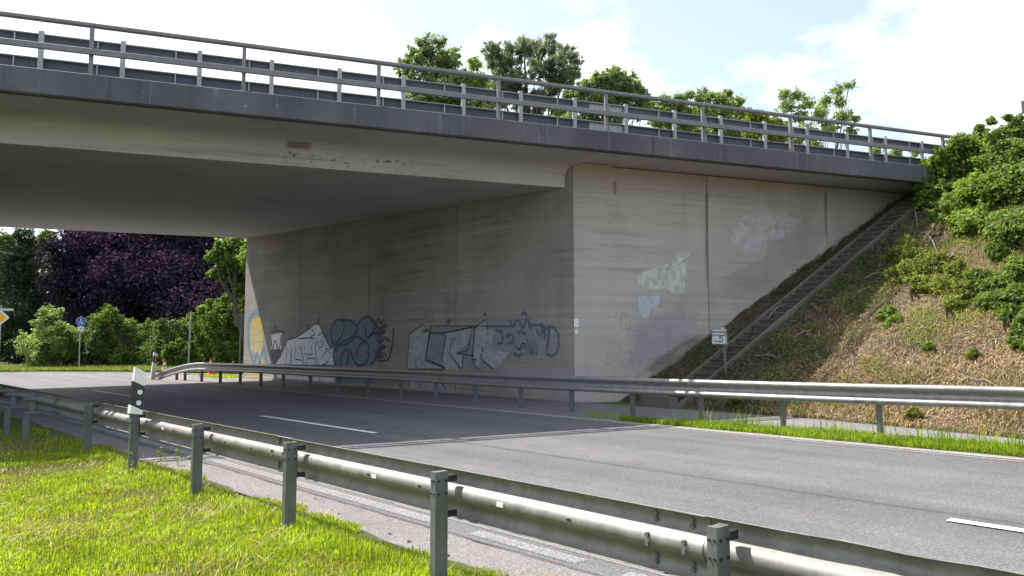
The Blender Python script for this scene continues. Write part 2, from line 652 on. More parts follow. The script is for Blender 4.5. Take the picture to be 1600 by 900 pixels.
M['yellow'] = plain('sign_yellow', (0.85, 0.46, 0.03), 0.35, var=0.06)
M['signback'] = plain('sign_back', (0.16, 0.15, 0.14), 0.55, 0.3)
M['ground'] = None


def soilmat(name, cols, scale=3.0):
    m, nt, b, out = mat(name)
    p = pos(nt)
    a = noise(nt, p, scale, 8, 0.72)
    n = len(cols)
    col = ramp(nt, a, [(0.25 + 0.5 * i / (n - 1), c) for i, c in enumerate(cols)])
    fine = noise(nt, p, 60, 4, 0.8)
    col = mix(nt, 1.0, col, ramp(nt, fine, [(0.3, 0.55), (0.7, 1.4)]), 'MULTIPLY')
    nt.links.new(col, b.inputs['Base Color'])
    b.inputs['Roughness'].default_value = 0.95
    bump(nt, b, fine, 0.8, 0.03)
    return m


M['ground'] = soilmat('meadow', [(0.05, 0.075, 0.02), (0.085, 0.12, 0.03), (0.12, 0.13, 0.05)], 0.8)
M['verge'] = soilmat('verge_soil', [(0.10, 0.10, 0.035), (0.08, 0.11, 0.02), (0.15, 0.13, 0.07)], 2.5)
M['hill'] = soilmat('embankment_soil', [(0.06, 0.044, 0.027), (0.11, 0.08, 0.046), (0.16, 0.118, 0.066)], 1.4)
M['blade'] = leaf('grass_blades', [(0.15, 0.235, 0.010), (0.22, 0.30, 0.012), (0.29, 0.35, 0.016), (0.37, 0.38, 0.06)], 0.5, 0.5, 1.7, 0.35, 0.62, 1.3, 2.2)
M['blade_far'] = leaf('verge_blades', [(0.13, 0.17, 0.03), (0.19, 0.22, 0.05), (0.26, 0.25, 0.09)], 0.4)
M['blade_green'] = leaf('strip_blades', [(0.13, 0.21, 0.012), (0.19, 0.27, 0.016), (0.26, 0.32, 0.03)], 0.5, 0.5, 1.6, 0.35, 0.65, 1.3, 2.0)
M['blade_dry'] = leaf('dry_grass_blades', [(0.30, 0.25, 0.10), (0.24, 0.22, 0.06), (0.36, 0.30, 0.15)], 0.3, 0.6, 1.2)
M['straw'] = leaf('straw', [(0.42, 0.33, 0.16), (0.30, 0.22, 0.10), (0.52, 0.44, 0.26), (0.26, 0.27, 0.07)], 0.2, 0.7, 1.1)
M['russet'] = leaf('russet_litter', [(0.30, 0.18, 0.095), (0.40, 0.25, 0.13), (0.22, 0.125, 0.065), (0.52, 0.40, 0.25)], 0.15, 0.7, 1.0)
M['mulch'] = leaf('dark_litter', [(0.085, 0.065, 0.045), (0.16, 0.13, 0.10), (0.05, 0.07, 0.02), (0.28, 0.25, 0.20)], 0.1, 0.7, 1.0)
M['ivy'] = leaf('ground_ivy', [(0.04, 0.085, 0.015), (0.07, 0.13, 0.02), (0.10, 0.16, 0.03)], 0.3)
M['leafA'] = leaf('leaf_mid_green', [(0.06, 0.098, 0.028), (0.09, 0.14, 0.04), (0.14, 0.19, 0.06)], 0.46)
M['leafB'] = leaf('leaf_light_green', [(0.075, 0.125, 0.022), (0.11, 0.175, 0.03), (0.16, 0.23, 0.05)], 0.44)
M['leafC'] = leaf('leaf_robinia', [(0.06, 0.11, 0.02), (0.10, 0.16, 0.035), (0.14, 0.19, 0.05)], 0.42)
M['leafD'] = leaf('leaf_dark_green', [(0.026, 0.05, 0.014), (0.042, 0.075, 0.018), (0.065, 0.10, 0.024)], 0.34)
M['leafY'] = leaf('leaf_yellow_green', [(0.13, 0.165, 0.03), (0.19, 0.22, 0.045), (0.26, 0.275, 0.08)], 0.45)
M['leafS'] = leaf('shrub_leaf', [(0.115, 0.175, 0.03), (0.165, 0.235, 0.04), (0.23, 0.30, 0.07)], 0.5)
M['leafS2'] = leaf('shrub_leaf_mid', [(0.09, 0.145, 0.03), (0.13, 0.20, 0.04), (0.19, 0.255, 0.065)], 0.48)
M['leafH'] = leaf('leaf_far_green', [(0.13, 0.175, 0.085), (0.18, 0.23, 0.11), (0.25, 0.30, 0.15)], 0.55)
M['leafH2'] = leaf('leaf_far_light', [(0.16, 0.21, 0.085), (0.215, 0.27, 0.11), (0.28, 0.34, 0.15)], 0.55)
M['needle'] = leaf('pine_needles', [(0.14, 0.165, 0.125), (0.19, 0.215, 0.165), (0.26, 0.28, 0.22)], 0.5, 0.6, 1.3)
M['conifer'] = leaf('conifer_needles', [(0.018, 0.035, 0.016), (0.03, 0.055, 0.024), (0.05, 0.075, 0.035)], 0.15, 0.6, 1.1)
M['copper'] = leaf('copper_beech_leaf', [(0.024, 0.018, 0.032), (0.036, 0.026, 0.044), (0.066, 0.046, 0.066)], 0.12, 0.7, 0.8, 0.06)
M['bark'] = plain('bark', (0.10, 0.085, 0.07), 0.9, var=0.45, scale=8)
M['barkpine'] = plain('pine_bark', (0.15, 0.09, 0.06), 0.9, var=0.4, scale=8)
M['twig'] = plain('dead_twig', (0.26, 0.22, 0.17), 0.85, var=0.35, scale=10)
M['signface'] = plain('sign_face', (0.52, 0.56, 0.52), 0.4, var=0.06)
M['ink'] = plain('sign_ink', (0.04, 0.05, 0.045), 0.6)


# ------------------------------------------------------------------ the ground, the road and the pavements
def strip_sheet(name, xs, ys, dz, m, kind='structure', parent=None):
    """sheet over the cross fall: xs across, ys along"""
    b = MB()
    vs = [(x, y, gz(x) + dz) for y in ys for x in xs]
    n = len(xs)
    fs = [(j * n + i, j * n + i + 1, (j + 1) * n + i + 1, (j + 1) * n + i) for j in range(len(ys) - 1) for i in range(n - 1)]
    b.add(vs, fs)
    o = b.build(name, m, parent)
    if kind:
        o['kind'] = kind
    return o


strip_sheet('ground', [-600, -100, 3.3, 14, 100, 600], [-600, -60, 0, 60, 120, 900], -0.030, M['ground'])

# road: straight under the overpass, bending away to the left beyond it
b = MB()
edge = [(-60, 3.72, 11.06), (0, 3.72, 11.06), (12, 3.72, 11.06), (30, 3.72, 11.1), (34.5, 3.4, 11.2), (37, 1.5, 13.0), (39.5, -3, 14.4), (43, -13, 12.6), (48, -32, 10.0), (54, -60, 6.5), (62, -95, 0.0), (72, -140, -14), (84, -190, -40)]
K = 10
vs = []
for y, a, c in edge:
    for i in range(K + 1):
        x = a + (c - a) * i / K
        vs.append((x, y + (0 if y < 36 else (x - c) * -0.18), gz(x)))
b.add(vs, [(j * (K + 1) + i, j * (K + 1) + i + 1, (j + 1) * (K + 1) + i + 1, (j + 1) * (K + 1) + i) for j in range(len(edge) - 1) for i in range(K)])
tag(b.build('road', M['asphalt']), kind='structure')
strip_sheet('sidewalk', [12.05, 13.0, 13.74], [-60, 0, 9.6], 0.004, M['walk'])
strip_sheet('sidewalk', [11.27, 12.4, 13.748], [9.6, 20, 30, 37.5], 0.004, M['walk'])
strip_sheet('gutter', [11.03, 11.26], [-60, 0, 12, 24, 34], 0.008, M['gutter'])
strip_sheet('shoulder', [3.52, 4.02], [-40, 0, 12, 24, 33], 0.006, M['walk'])


def marking(name, x0, x1, y0, y1, m, dz=0.012, wob=0.0, n=None):
    n = n or max(2, int((y1 - y0) / 0.25))
    bb = MB()
    ys = np.linspace(y0, y1, n)
    vs = []
    for y in ys:
        w = wob * random.uniform(-1, 1)
        vs += [(x0 + w, y, gz(x0) + dz), (x1 + w * 0.6, y, gz(x1) + dz)]
    bb.add(vs, [(2 * i, 2 * i + 1, 2 * i + 3, 2 * i + 2) for i in range(n - 1)])
    o = bb.build(name, m)
    o['kind'] = 'structure'
    return o


for y0 in (-9.4, -1.95, 11.45, 24.2):
    marking('road_marking', 7.19, 7.31, y0, y0 + (4.4 if y0 > 0 else 4.5), M['line'])
marking('road_marking', 4.12, 4.26, 5.55, 33, M['wornline'], 0.012)
for y0, y1 in ((3.9, 5.1), (2.6, 3.5), (0.9, 2.2), (-1.4, 0.4), (-5, -2)):
    marking('road_marking', 4.12, 4.25, y0, y1, M['wornline2'], 0.012, 0.008)
marking('road_marking', 4.33, 4.355, -5, 6.5, M['wornline'], 0.012)
marking('road_marking', 10.86, 10.96, -30, 33, M['wornline2'], 0.012)
# seams and cracks in the asphalt
marking('road_seam', 7.505, 7.517, -1.0, 11.2, M['tar'], 0.010, 0.008)
marking('road_seam', 4.015, 4.035, -3, 16, M['tar'], 0.014, 0.018)
marking('road_seam', 9.62, 9.635, 8.6, 10.2, M['tar'], 0.010, 0.01)
# junction lines far beyond the overpass
for (u0, v0, u1, v1) in ((20, 583, 75, 584.2), (98, 584.5, 175, 587.2), (136, 590, 178, 592), (190, 589, 243, 592), (150, 583.5, 215, 585), (10, 578.8, 60, 579.8)):
    pts = []
    for (u, v) in ((u0, v0), (u1, v1), (u1, v1 + 0.6), (u0, v0 + 0.6)):
        d = ray(u, v)
        t = (-CROSS * X0 - EYE) / (d.z - CROSS * d.x)
        p = Vector((0, 0, EYE)) + d * t
        pts.append((p.x, p.y, gz(p.x) + 0.012))
    bb = MB().add(pts, [(0, 1, 2, 3)])
    bb.build('road_marking', M['wornline2'])['kind'] = 'structure'
# grass verge in front of the far hedge
b = MB()
vl = [(-45, 78), (-20, 68), (0, 60.5), (6, 56.5), (10.2, 51.5), (12.8, 46.5), (14.6, 41), (16.5, 36)]
vr = [(-40, 95), (-10, 80), (8, 69), (14, 62), (17, 56), (20, 49), (22, 42), (23, 36)]
b.add([(x, y, gz(x) + 0.02) for x, y in vl] + [(x, y, gz(x) + 0.05) for x, y in vr], [(i, i + 1, len(vl) + i + 1, len(vl) + i) for i in range(len(vl) - 1)])
tag(b.build('verge', M['verge']), kind='structure')
# near verge and far grass strip (soil under the blades)
b = MB()
xs = np.linspace(-14, 3.6, 45)
ys = np.linspace(-12, 34, 70)
vs = []
for y in ys:
    for x in xs:
        e = 0.0 if x < 3.5 else 0.0
        z = 0.012 + 0.025 * math.sin(1.7 * x + 0.6 * y) * math.cos(1.1 * y) * min(1, max(0, (3.2 - x))) - e
        vs.append((x + (0.10 * math.sin(2.1 * y) + 0.06 * math.sin(5.3 * y) if x > 3.5 else 0), y, z))
n = len(xs)
b.add(vs, [(j * n + i, j * n + i + 1, (j + 1) * n + i + 1, (j + 1) * n + i) for j in range(len(ys) - 1) for i in range(n - 1)])
tag(b.build('verge', M['verge'], smooth=True), kind='structure')
strip_sheet('verge', [11.25, 11.6, 12.06], [-60, 0, 6, 9.6], 0.014, M['verge'])

# embankment beside the wing wall
b = MB()
nx, ny = 110, 120
vs = []
for i in range(nx):
    x = 12.75 + (34 - 12.75) * (i / (nx - 1)) ** 1.15
    yt = 18.285 - SK * x
    if x < 13.8:
        yt = 12.98
    for j in range(ny):
        y = yt - (yt + 26) * (j / (ny - 1)) ** 1.5
        z = hill(x, y)
        r = Vector((x, y, 0)) - ST0
        al, ac = r.dot(STD), r.dot(STN)
        bumpz = 0.05 * math.sin(3.1 * x + 1.7 * y) * math.sin(2.3 * y - x) + 0.03 * math.sin(7 * x - 5 * y)
        z += bumpz * min(1, max(0, 2 * (z - gz(x)))) * (0.3 if abs(ac) < 1 else 1)
        if -0.3 < al and abs(ac) < 0.43 and al < 10.2:
            z -= 0.45
        # the embankment falls off again towards the field side
        if y < -12:
            z = z + (gz(x) - z) * min(1, (-12 - y) / 12)
        vs.append((x, y, z - 0.025 - (0.06 if x - 14.45 + 0.2 * min(8, max(-4, 10.6 - y)) < 0 else 0)))
b.add(vs, [(i * ny + j, i * ny + j + 1, (i + 1) * ny + j + 1, (i + 1) * ny + j) for i in range(nx - 1) for j in range(ny - 1)])
tag(b.build('embankment', M['hill'], smooth=True), kind='structure')
# opposite embankment, beside and behind the camera's left
b = MB()
vs = []
xs = np.linspace(0.15, -40, 50)
qs = np.linspace(18.2, 5.0, 30)
for q in qs:
    for x in xs:
        y = q - SK * x
        z = 5.95 * min(1, max(0, (0.1 - x) * 0.6 / 5.95)) * min(1, max(0, (q - 9.5) / 8.5))
        vs.append((x, y, z - 0.01))
n = len(xs)
b.add(vs, [(j * n + i, j * n + i + 1, (j + 1) * n + i + 1, (j + 1) * n + i) for j in range(len(qs) - 1) for i in range(n - 1)])
tag(b.build('embankment', M['verge'], smooth=True), kind='structure')

# ------------------------------------------------------------------ the overpass
BD = Vector((1, -SK, 0))      # per metre of x along the overpass
QN = Vector((0, 1, 0))


def sect(poly, x0, x1, bb, mi=0, n=2):
    """polygon of (q, z) pushed from x0 to x1 along the overpass"""
    def sec(i):
        x = x0 + (x1 - x0) * i / (n - 1)
        return [(x, q - SK * x, z) for q, z in poly]
    bb.extrude(sec, n, mi)
    return bb


deck = thing('overpass_deck', 'weathered concrete road overpass deck with dark edge beam crossing above the road', 'bridge deck', (7, 27.0 - SK * 7, 5.4))
SL = 0.035
b = MB()
face = [(16.80, 5.97), (17.55, 5.96), (18.10, 5.945), (18.38, 5.92), (18.49, 5.86), (18.54, 5.76), (18.56, 5.62), (18.57, 5.43)]
sect(face + [(37.2, 6.08), (37.22, 6.5), (37.9, 6.62), (37.9, 6.95), (17.4, 6.30), (16.80, 6.30)], 0.52, 13.735, b)
b.build('deck_slab', M['soffit'], deck)
b = MB()   # pale patched face of the edge girder, a thin skin proud of the slab
fm, fnt, fb, _o = mat('girder_face')
fp = pos(fnt)
fc = ramp(fnt, noise(fnt, fp, 0.8, 6, 0.65), [(0.3, (0.475, 0.45, 0.465)), (0.7, (0.555, 0.525, 0.53))])
lo = noise(fnt, pos(fnt, (0.4, 0.4, 9)), 1.0, 5, 0.65)
fc = mix(fnt, math_(fnt, 'MULTIPLY', ramp(fnt, lo, [(0.5, 0.0), (0.75, 1.0)]), 0.45), fc, (0.12, 0.11, 0.09))
sx = N(fnt, 'ShaderNodeSeparateXYZ')
fnt.links.new(fp, sx.inputs[0])


def band(nt, v, a0, a1, a2, a3):
    r = N(nt, 'ShaderNodeMapRange', interpolation_type='SMOOTHSTEP')
    for i, x in enumerate((a0, a1, 0, 1)):
        r.inputs[i + 1].default_value = x
    nt.links.new(v, r.inputs[0])
    r2 = N(nt, 'ShaderNodeMapRange', interpolation_type='SMOOTHSTEP')
    for i, x in enumerate((a2, a3, 1, 0)):
        r2.inputs[i + 1].default_value = x
    nt.links.new(v, r2.inputs[0])
    return math_(nt, 'MULTIPLY', r.outputs[0], r2.outputs[0])


spm = math_(fnt, 'MULTIPLY', band(fnt, sx.outputs[0], 7.2, 7.7, 10.2, 10.6), band(fnt, sx.outputs[2], 5.44, 5.48, 5.74, 5.8))
spots = ramp(fnt, noise(fnt, pos(fnt, (1, 1, 1.3)), 9.0, 5, 0.6), [(0.60, 0.0), (0.64, 1.0)])
fc = mix(fnt, math_(fnt, 'MULTIPLY', math_(fnt, 'MULTIPLY', spm, spots), 0.8), fc, (0.06, 0.052, 0.045))
blo = math_(fnt, 'MULTIPLY', band(fnt, sx.outputs[0], 7.45, 7.6, 7.9, 8.1), band(fnt, sx.outputs[2], 5.78, 5.83, 5.91, 5.93))
fc = mix(fnt, math_(fnt, 'MULTIPLY', blo, 0.7), fc, (0.13, 0.09, 0.075))
few = ramp(fnt, noise(fnt, pos(fnt, loc=(3, 3, 3)), 5.0, 6, 0.7), [(0.68, 0.0), (0.72, 1.0)])
fc = mix(fnt, math_(fnt, 'MULTIPLY', few, 0.5), fc, (0.08, 0.07, 0.06))
fnt.links.new(fc, fb.inputs['Base Color'])
fb.inputs['Roughness'].default_value = 0.85
bump(fnt, fb, noise(fnt, fp, 30, 4, 0.7), 0.3, 0.01)
fo = [(q - 0.012, z - 0.003) for q, z in face]
sect(fo + [(q + 0.006, z) for q, z in face[::-1]], 0.525, 13.73, b)
b.build('girder_face', fm, deck, smooth=True)
# slab over the abutments
b = MB()
sect([(16.80, 5.985), (18.4, 6.01), (37.2, 6.60), (37.9, 6.62), (37.9, 6.95), (17.4, 6.30), (16.80, 6.30)], 14.40, 46, b)
b.build('approach_slab', M['soffit'], deck)
b = MB()
sect([(16.80, 5.985), (18.4, 6.01), (37.2, 6.60), (37.2, 6.93), (17.4, 6.30), (16.80, 6.30)], 13.738, 14.375, b)
b.build('approach_slab', M['soffit'], deck)
b = MB()
sect([(16.80, 5.985), (18.4, 6.01), (37.2, 6.60), (37.9, 6.62), (37.9, 6.95), (17.4, 6.30), (16.80, 6.30)], -40, 0.51, b)
b.build('approach_slab', M['soffit'], deck)
# edge beams, butted with an open joint near the wing wall corner
cap = [(16.62, 5.955), (16.62, 6.385), (16.64, 6.40), (17.34, 6.42), (17.34, 6.31), (16.796, 6.305), (16.796, 5.93), (16.66, 5.93)]
for x0, x1 in ((-34, -5.6), (-5.57, 14.385), (14.41, 40)):
    b = MB()
    sect(cap, x0, x1, b, n=2)
    b.build('edge_beam', M['fascia'], deck)
b = MB()
sect([(37.92, 6.5), (37.92, 7.1), (37.3, 7.1), (37.3, 6.96), (37.905, 6.955), (37.905, 6.5)], -34, 40, b)
b.build('edge_beam', M['fascia'], deck)
b = MB()
sect([(17.36, 6.306), (37.28, 6.952), (37.28, 6.958), (17.36, 6.314)], -34, 44, b)
b.build('carriageway', M['asphalt'], deck)
# thin pale strip at the top of the wing wall, by the corner
b = MB()
sect([(18.19, 5.955), (18.30, 5.955), (18.30, 5.985), (18.19, 5.98)], 13.76, 14.62, b)
b.build('pale_strip', M['pale'], deck)

# abutment wall (panels with open joints)
XW = 13.75
ab = thing('abutment', 'grey concrete abutment wall under the overpass, covered in graffiti along its foot', 'wall', (XW, 22, 0.2))
jy = [13.035, 17.62, 22.25, 27.0, 31.93]
for i in range(4):
    b = MB()
    y0, y1 = jy[i] + (0.02 if i else 0), jy[i + 1] - (0.02 if i < 3 else 0)
    if i == 0:
        poly = [(XW, y0 + 0.28, -0.3), (XW, y1, -0.3), (XW, y1, 6.35 + SL * (y1 - 18)), (XW, y0 + 0.28, 5.97)]
        poly = [(XW, y0, -0.3), (XW, y1, -0.3), (XW, y1, 5.98), (XW, y0, 5.98)]
    else:
        zt = 5.98
        poly = [(XW, y0, -0.3), (XW, y1, -0.3), (XW, y1, zt + 0.036 * (y1 - 13)), (XW, y0, zt + 0.036 * (y0 - 13))]
    ch = 0.0
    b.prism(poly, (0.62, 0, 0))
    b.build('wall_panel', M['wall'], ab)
for y in jy[1:4]:
    MB().box((XW + 0.09, y - 0.0195, -0.3), (XW + 0.5, y + 0.0195, 5.9)).build('joint_filler', M['joint'], ab)
b = MB()
b.box((XW - 0.06, 13.4, 0.1), (XW - 0.002, 31.9, gz(13.75) + 0.09))
b.build('plinth', M['wall'], ab)

# wing wall beside the embankment
WL = 18.30
ww = thing('wing_wall', 'pale concrete wing wall beside the stairs, stained and patched over old graffiti', 'wall', (17, WL - SK * 17, 0.2))
jx = [13.75, 17.34, 21.01, 24.7, 28.4]
for i in range(4):
    b = MB()
    x0, x1 = jx[i] + (0.017 if i else 0), jx[i + 1] - 0.017
    th = 0.55
    A = Vector((x0, WL - SK * x0, -0.3))
    Bq = Vector((x1, WL - SK * x1, -0.3))
    if i == 0:
        A.x += 0.002
    up1, up2 = Vector((0, 0, 6.28)), Vector((0, 0, 6.28))
    off = Vector((0.0, th, 0)) if i else Vector((0.6, th, 0))
    if i == 0:
        # first panel keeps clear of the abutment panel behind it
        A2 = Vector((14.372, WL - SK * 14.372 + 0.0, -0.3))
        b.hexa([A, Bq, Bq + Vector((0, th, 0)), A2 + Vector((0, th, 0))], [A + up1, Bq + up2, Bq + Vector((0, th, 0)) + up2, A2 + Vector((0, th, 0)) + up1])
    else:
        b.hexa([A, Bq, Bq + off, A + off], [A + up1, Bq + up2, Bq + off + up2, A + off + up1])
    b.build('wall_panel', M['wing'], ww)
for x in jx[1:4]:
    y = WL - SK * x
    MB().obox((x, y + 0.3, 2.7), (0.0165, -0.0165 * SK, 0), (0, 0.24, 0), (0, 0, 3.2)).build('joint_filler', M['joint'], ww)
# dark weathered run below each joint
WNORM = Vector((-SK, -1, 0)).normalized()


def wing_pt(u, v, off=0.004):
    return onL(u, v, WL) + WNORM * off


def wall_pt(u, v, off=0.004):
    p = onX(u, v, XW)
    p.x = XW - off
    return p


def sheet(pts, m, name, parent, edge=0.62):
    """paint film that thins out towards its rim"""
    bb = MB()
    n = len(pts)
    P = [Vector(p) for p in pts]
    c = sum(P, Vector()) / n
    bb.add(P + [c.lerp(p, edge) for p in P] + [c], [(i, (i + 1) % n, n + (i + 1) % n, n + i) for i in range(n)] + [(n + i, n + (i + 1) % n, 2 * n) for i in range(n)])
    o = bb.build(name, m, parent)
    at_ = o.data.attributes.new('fade', 'FLOAT', 'POINT')
    at_.data.foreach_set('value', [0.0] * n + [1.0] * (n + 1))
    return o


def smooth_path(pts, k=5):
    out = []
    P = [Vector(p) for p in pts]
    for i in range(len(P) - 1):
        p0, p1, p2, p3 = P[max(0, i - 1)], P[i], P[i + 1], P[min(len(P) - 1, i + 2)]
        for j in range(k):
            t = j / k
            out.append(0.5 * ((2 * p1) + (p2 - p0) * t + (2 * p0 - 5 * p1 + 4 * p2 - p3) * t * t + (-p0 + 3 * p1 - 3 * p2 + p3) * t ** 3))
    out.append(P[-1])
    return out


def stroke(bb, pxs, w, fn, nrm, off=0.007, curve=True):
    pts = [fn(u, v, off) for u, v in pxs]
    if curve and len(pts) > 2:
        pts = smooth_path(pts)
    nrm = Vector(nrm)
    vs = []
    for i, p in enumerate(pts):
        d = (pts[min(i + 1, len(pts) - 1)] - pts[max(i - 1, 0)])
        if d.length < 1e-6:
            d = Vector((0, 1, 0))
        s_ = nrm.cross(d.normalized()).normalized() * w * 0.5 * random.uniform(0.85, 1.15)
        vs += [p - s_, p + s_]
    bb.add(vs, [(2 * i, 2 * i + 1, 2 * i + 3, 2 * i + 2) for i in range(len(pts) - 1)])


NW = (-1, 0, 0)
P_white = paint('spray_white', (0.86, 0.86, 0.90), 0.12, 8, 0.16)
P_grey = paint('spray_silver', (0.56, 0.57, 0.58), 0.06, 4, 0.28, (1, 1, 2.2), 0.72)
P_grey2 = paint('spray_dark_grey', (0.17, 0.17, 0.175), 0.30, 7, 0.14, (1, 1, 2.5))
P_teal = paint('spray_teal', (0.20, 0.30, 0.32), 0.14, 5, 0.2, (1, 1, 2), 0.82)
P_teal2 = paint('spray_teal_line', (0.07, 0.17, 0.185), 0.30, 8, 0.18, soft=0.75)
P_black = paint('spray_black', (0.045, 0.045, 0.05), 0.16, 10, 0.18, soft=0.9)
P_purple = paint('spray_purple', (0.075, 0.06, 0.085), 0.30, 10, 0.12)
P_yellow = paint('spray_yellow', (0.52, 0.40, 0.08), 0.22, 9, 0.12)
P_yellow2 = paint('spray_pale_yellow', (0.48, 0.42, 0.20), 0.25, 9, 0.12)
P_lblue = paint('spray_blue', (0.14, 0.25, 0.36), 0.26, 9, 0.14)
P_slate = paint('spray_slate', (0.10, 0.125, 0.16), 0.25, 9, 0.12)


GN = [0]


def graffiti(label, fills, m, lines=None, lm=P_black, lw=0.05, straight=False):
    first = None
    for poly in fills:
        GN[0] += 1
        g = MB().add([wall_pt(u, v, 0.003 + 0.0005 * GN[0]) for u, v in poly], [tuple(range(len(poly)))]).build('graffiti', m, ab)
        g['label'] = label
        first = first or g
    if lines:
        lb = MB()
        for i, ln in enumerate(lines):
            stroke(lb, ln, lw, wall_pt, NW, 0.0045 + 0.0005 * GN[0] + 0.0001 * i, not straight)
        lb.build('outline', lm, first, kind='stuff')
    return first


P_haze = paint('faded_spray', (0.40, 0.46, 0.50), 0.36, 3.0, 0.22, (1, 1, 1.6), soft=0.42, fade=True)
for pl__, lb__ in (([(418, 512), (450, 516), (500, 500), (560, 490), (612, 500), (618, 560), (612, 580), (424, 578)], 'faded pale blue haze of old paint around the left letters'),
                   ([(640, 512), (700, 502), (770, 494), (830, 488), (878, 500), (880, 556), (800, 572), (640, 582)], 'faded pale blue haze of old paint around the right letters')):
    o_ = sheet([wall_pt(u, v, 0.002) for u, v in pl__], P_haze, 'graffiti', ab, 0.7)
    o_['label'] = lb__
# yellow figure at the lit far end
graffiti('yellow drop shaped figure outlined in blue at the lit end of the wall',
         [[(392, 512), (395, 500), (401, 495), (407, 497), (411, 508), (412, 525), (411, 545), (405, 557), (399, 552), (393, 535)]], P_yellow,
         [[(389, 545), (387, 520), (389, 500), (398, 488), (408, 489)], [(389, 545), (393, 556), (396, 566)], [(391, 552), (396, 566), (402, 552), (406, 568), (411, 545), (415, 566)], [(411, 540), (416, 560), (421, 575)]], P_lblue, 0.16)
graffiti('flat yellow block at the foot of the wall', [[(388, 578), (408, 577), (409, 591), (388, 590)], [(406, 560), (413, 556), (418, 578), (405, 578)]], P_yellow)
graffiti('pale yellow wash on the lit wall end', [[(391, 514), (410, 511), (410, 560), (392, 548)]], P_yellow2)
graffiti('small slate blue tag with white block beside the yellow figure',
         [[(422, 546), (440, 547), (438, 566), (428, 572), (424, 560)]], P_slate,
         [[(423, 522), (426, 545), (430, 532), (436, 546), (440, 523)], [(424, 519), (436, 517), (446, 520)], [(427, 511), (430, 508), (432, 512), (428, 514)]], P_slate, 0.07)
graffiti('white patch under the small tag', [[(423, 523), (440, 520), (440, 545), (424, 546)]], P_white)
# white block letters
wf = [(431, 567), (438, 558), (446, 540), (450, 531), (462, 528), (470, 523), (482, 515), (492, 506), (499, 507), (505, 519), (510, 532), (516, 542), (524, 541), (521, 556), (522, 571), (480, 571), (431, 570)]
wl = [wf + [wf[0]], [(447, 571), (448, 541), (455, 556), (453, 571)], [(455, 541), (457, 571)], [(462, 541), (461, 561), (472, 563), (472, 571)], [(469, 540), (476, 571)], [(466, 529), (491, 528), (489, 540)], [(477, 541), (476, 553), (488, 554), (487, 540)], [(479, 571), (480, 560), (492, 560), (492, 571)], [(496, 571), (493, 545), (495, 529)], [(497, 524), (504, 519), (507, 533), (500, 545), (496, 535)], [(502, 560), (510, 549), (518, 551), (512, 566), (503, 571)], [(509, 546), (516, 545), (525, 539)], [(498, 535), (502, 531), (503, 541)], [(488, 515), (492, 522), (486, 526)]]
graffiti('white block letter graffiti with thin black outlines', [wf], P_white, wl, P_black, 0.045, True)
graffiti('white wash of block letters below the rail line', [[(433, 584), (523, 587), (522, 604), (434, 598)]], P_white,
         [[(450, 588), (453, 602)], [(466, 588), (465, 600)], [(482, 588), (486, 602)], [(500, 590), (498, 604)]], P_black, 0.03)
# spikes on the white piece
graffiti('grey spikes over the white letters', [[(494, 506), (498, 496), (500, 496), (499, 507)], [(477, 514), (480, 506), (482, 506), (483, 514)], [(452, 530), (454, 522), (456, 529)], [(508, 525), (511, 519), (512, 530)]], P_slate)
# teal bubble letters
tf1 = [(518, 530), (519, 515), (524, 503), (531, 499), (538, 501), (545, 503), (552, 504), (557, 511), (557, 522), (560, 508), (566, 499), (574, 495), (582, 498), (588, 506), (595, 514), (598, 527), (595, 544), (588, 558), (580, 571), (522, 571), (523, 555), (520, 543)]
tl = [[(520, 538), (517, 520), (522, 505), (531, 499), (538, 508), (534, 525), (524, 538), (518, 533)], [(531, 499), (550, 502), (558, 513), (552, 525), (536, 534), (524, 541)], [(557, 524), (559, 508), (567, 498), (578, 496), (585, 506), (584, 518), (575, 528), (571, 518), (572, 509)], [(525, 571), (521, 556), (527, 543), (545, 536), (558, 526), (570, 533)], [(533, 571), (534, 556), (541, 546), (546, 556), (541, 571)], [(547, 545), (553, 563), (562, 571), (573, 566), (577, 548), (572, 534), (560, 543), (558, 560)], [(575, 528), (588, 520), (596, 530), (592, 552), (580, 570)]]
graffiti('teal bubble letter graffiti', [tf1], P_teal, tl, paint('spray_dark_teal', (0.055, 0.085, 0.095), 0.14, 8, 0.2, soft=0.8), 0.085)
graffiti('teal wash of the bubble letters below the rail line', [[(524, 588), (592, 591), (588, 600), (526, 598)]], P_teal)
# purple scribble
pl_ = []
for i in range(10):
    y = 508 + i * 5.6 + random.uniform(-1.5, 1.5)
    x = 588 + random.uniform(-2, 3)
    ln_ = []
    for _q in range(random.randint(3, 6)):
        ln_.append((x, y + random.uniform(-4.5, 4.5)))
        x += random.uniform(1.5, 6.5)
    pl_.append(ln_)
pl_.append([(584, 499), (588, 505), (592, 498), (596, 505), (600, 499)])
pl_.append([(615, 511), (615, 525), (612, 545), (606, 562), (590, 564)])
graffiti('dark purple scribbled tag beside the teal letters', [[(586, 546), (597, 546), (596, 560), (586, 560)]], P_purple, pl_, P_purple, 0.07)
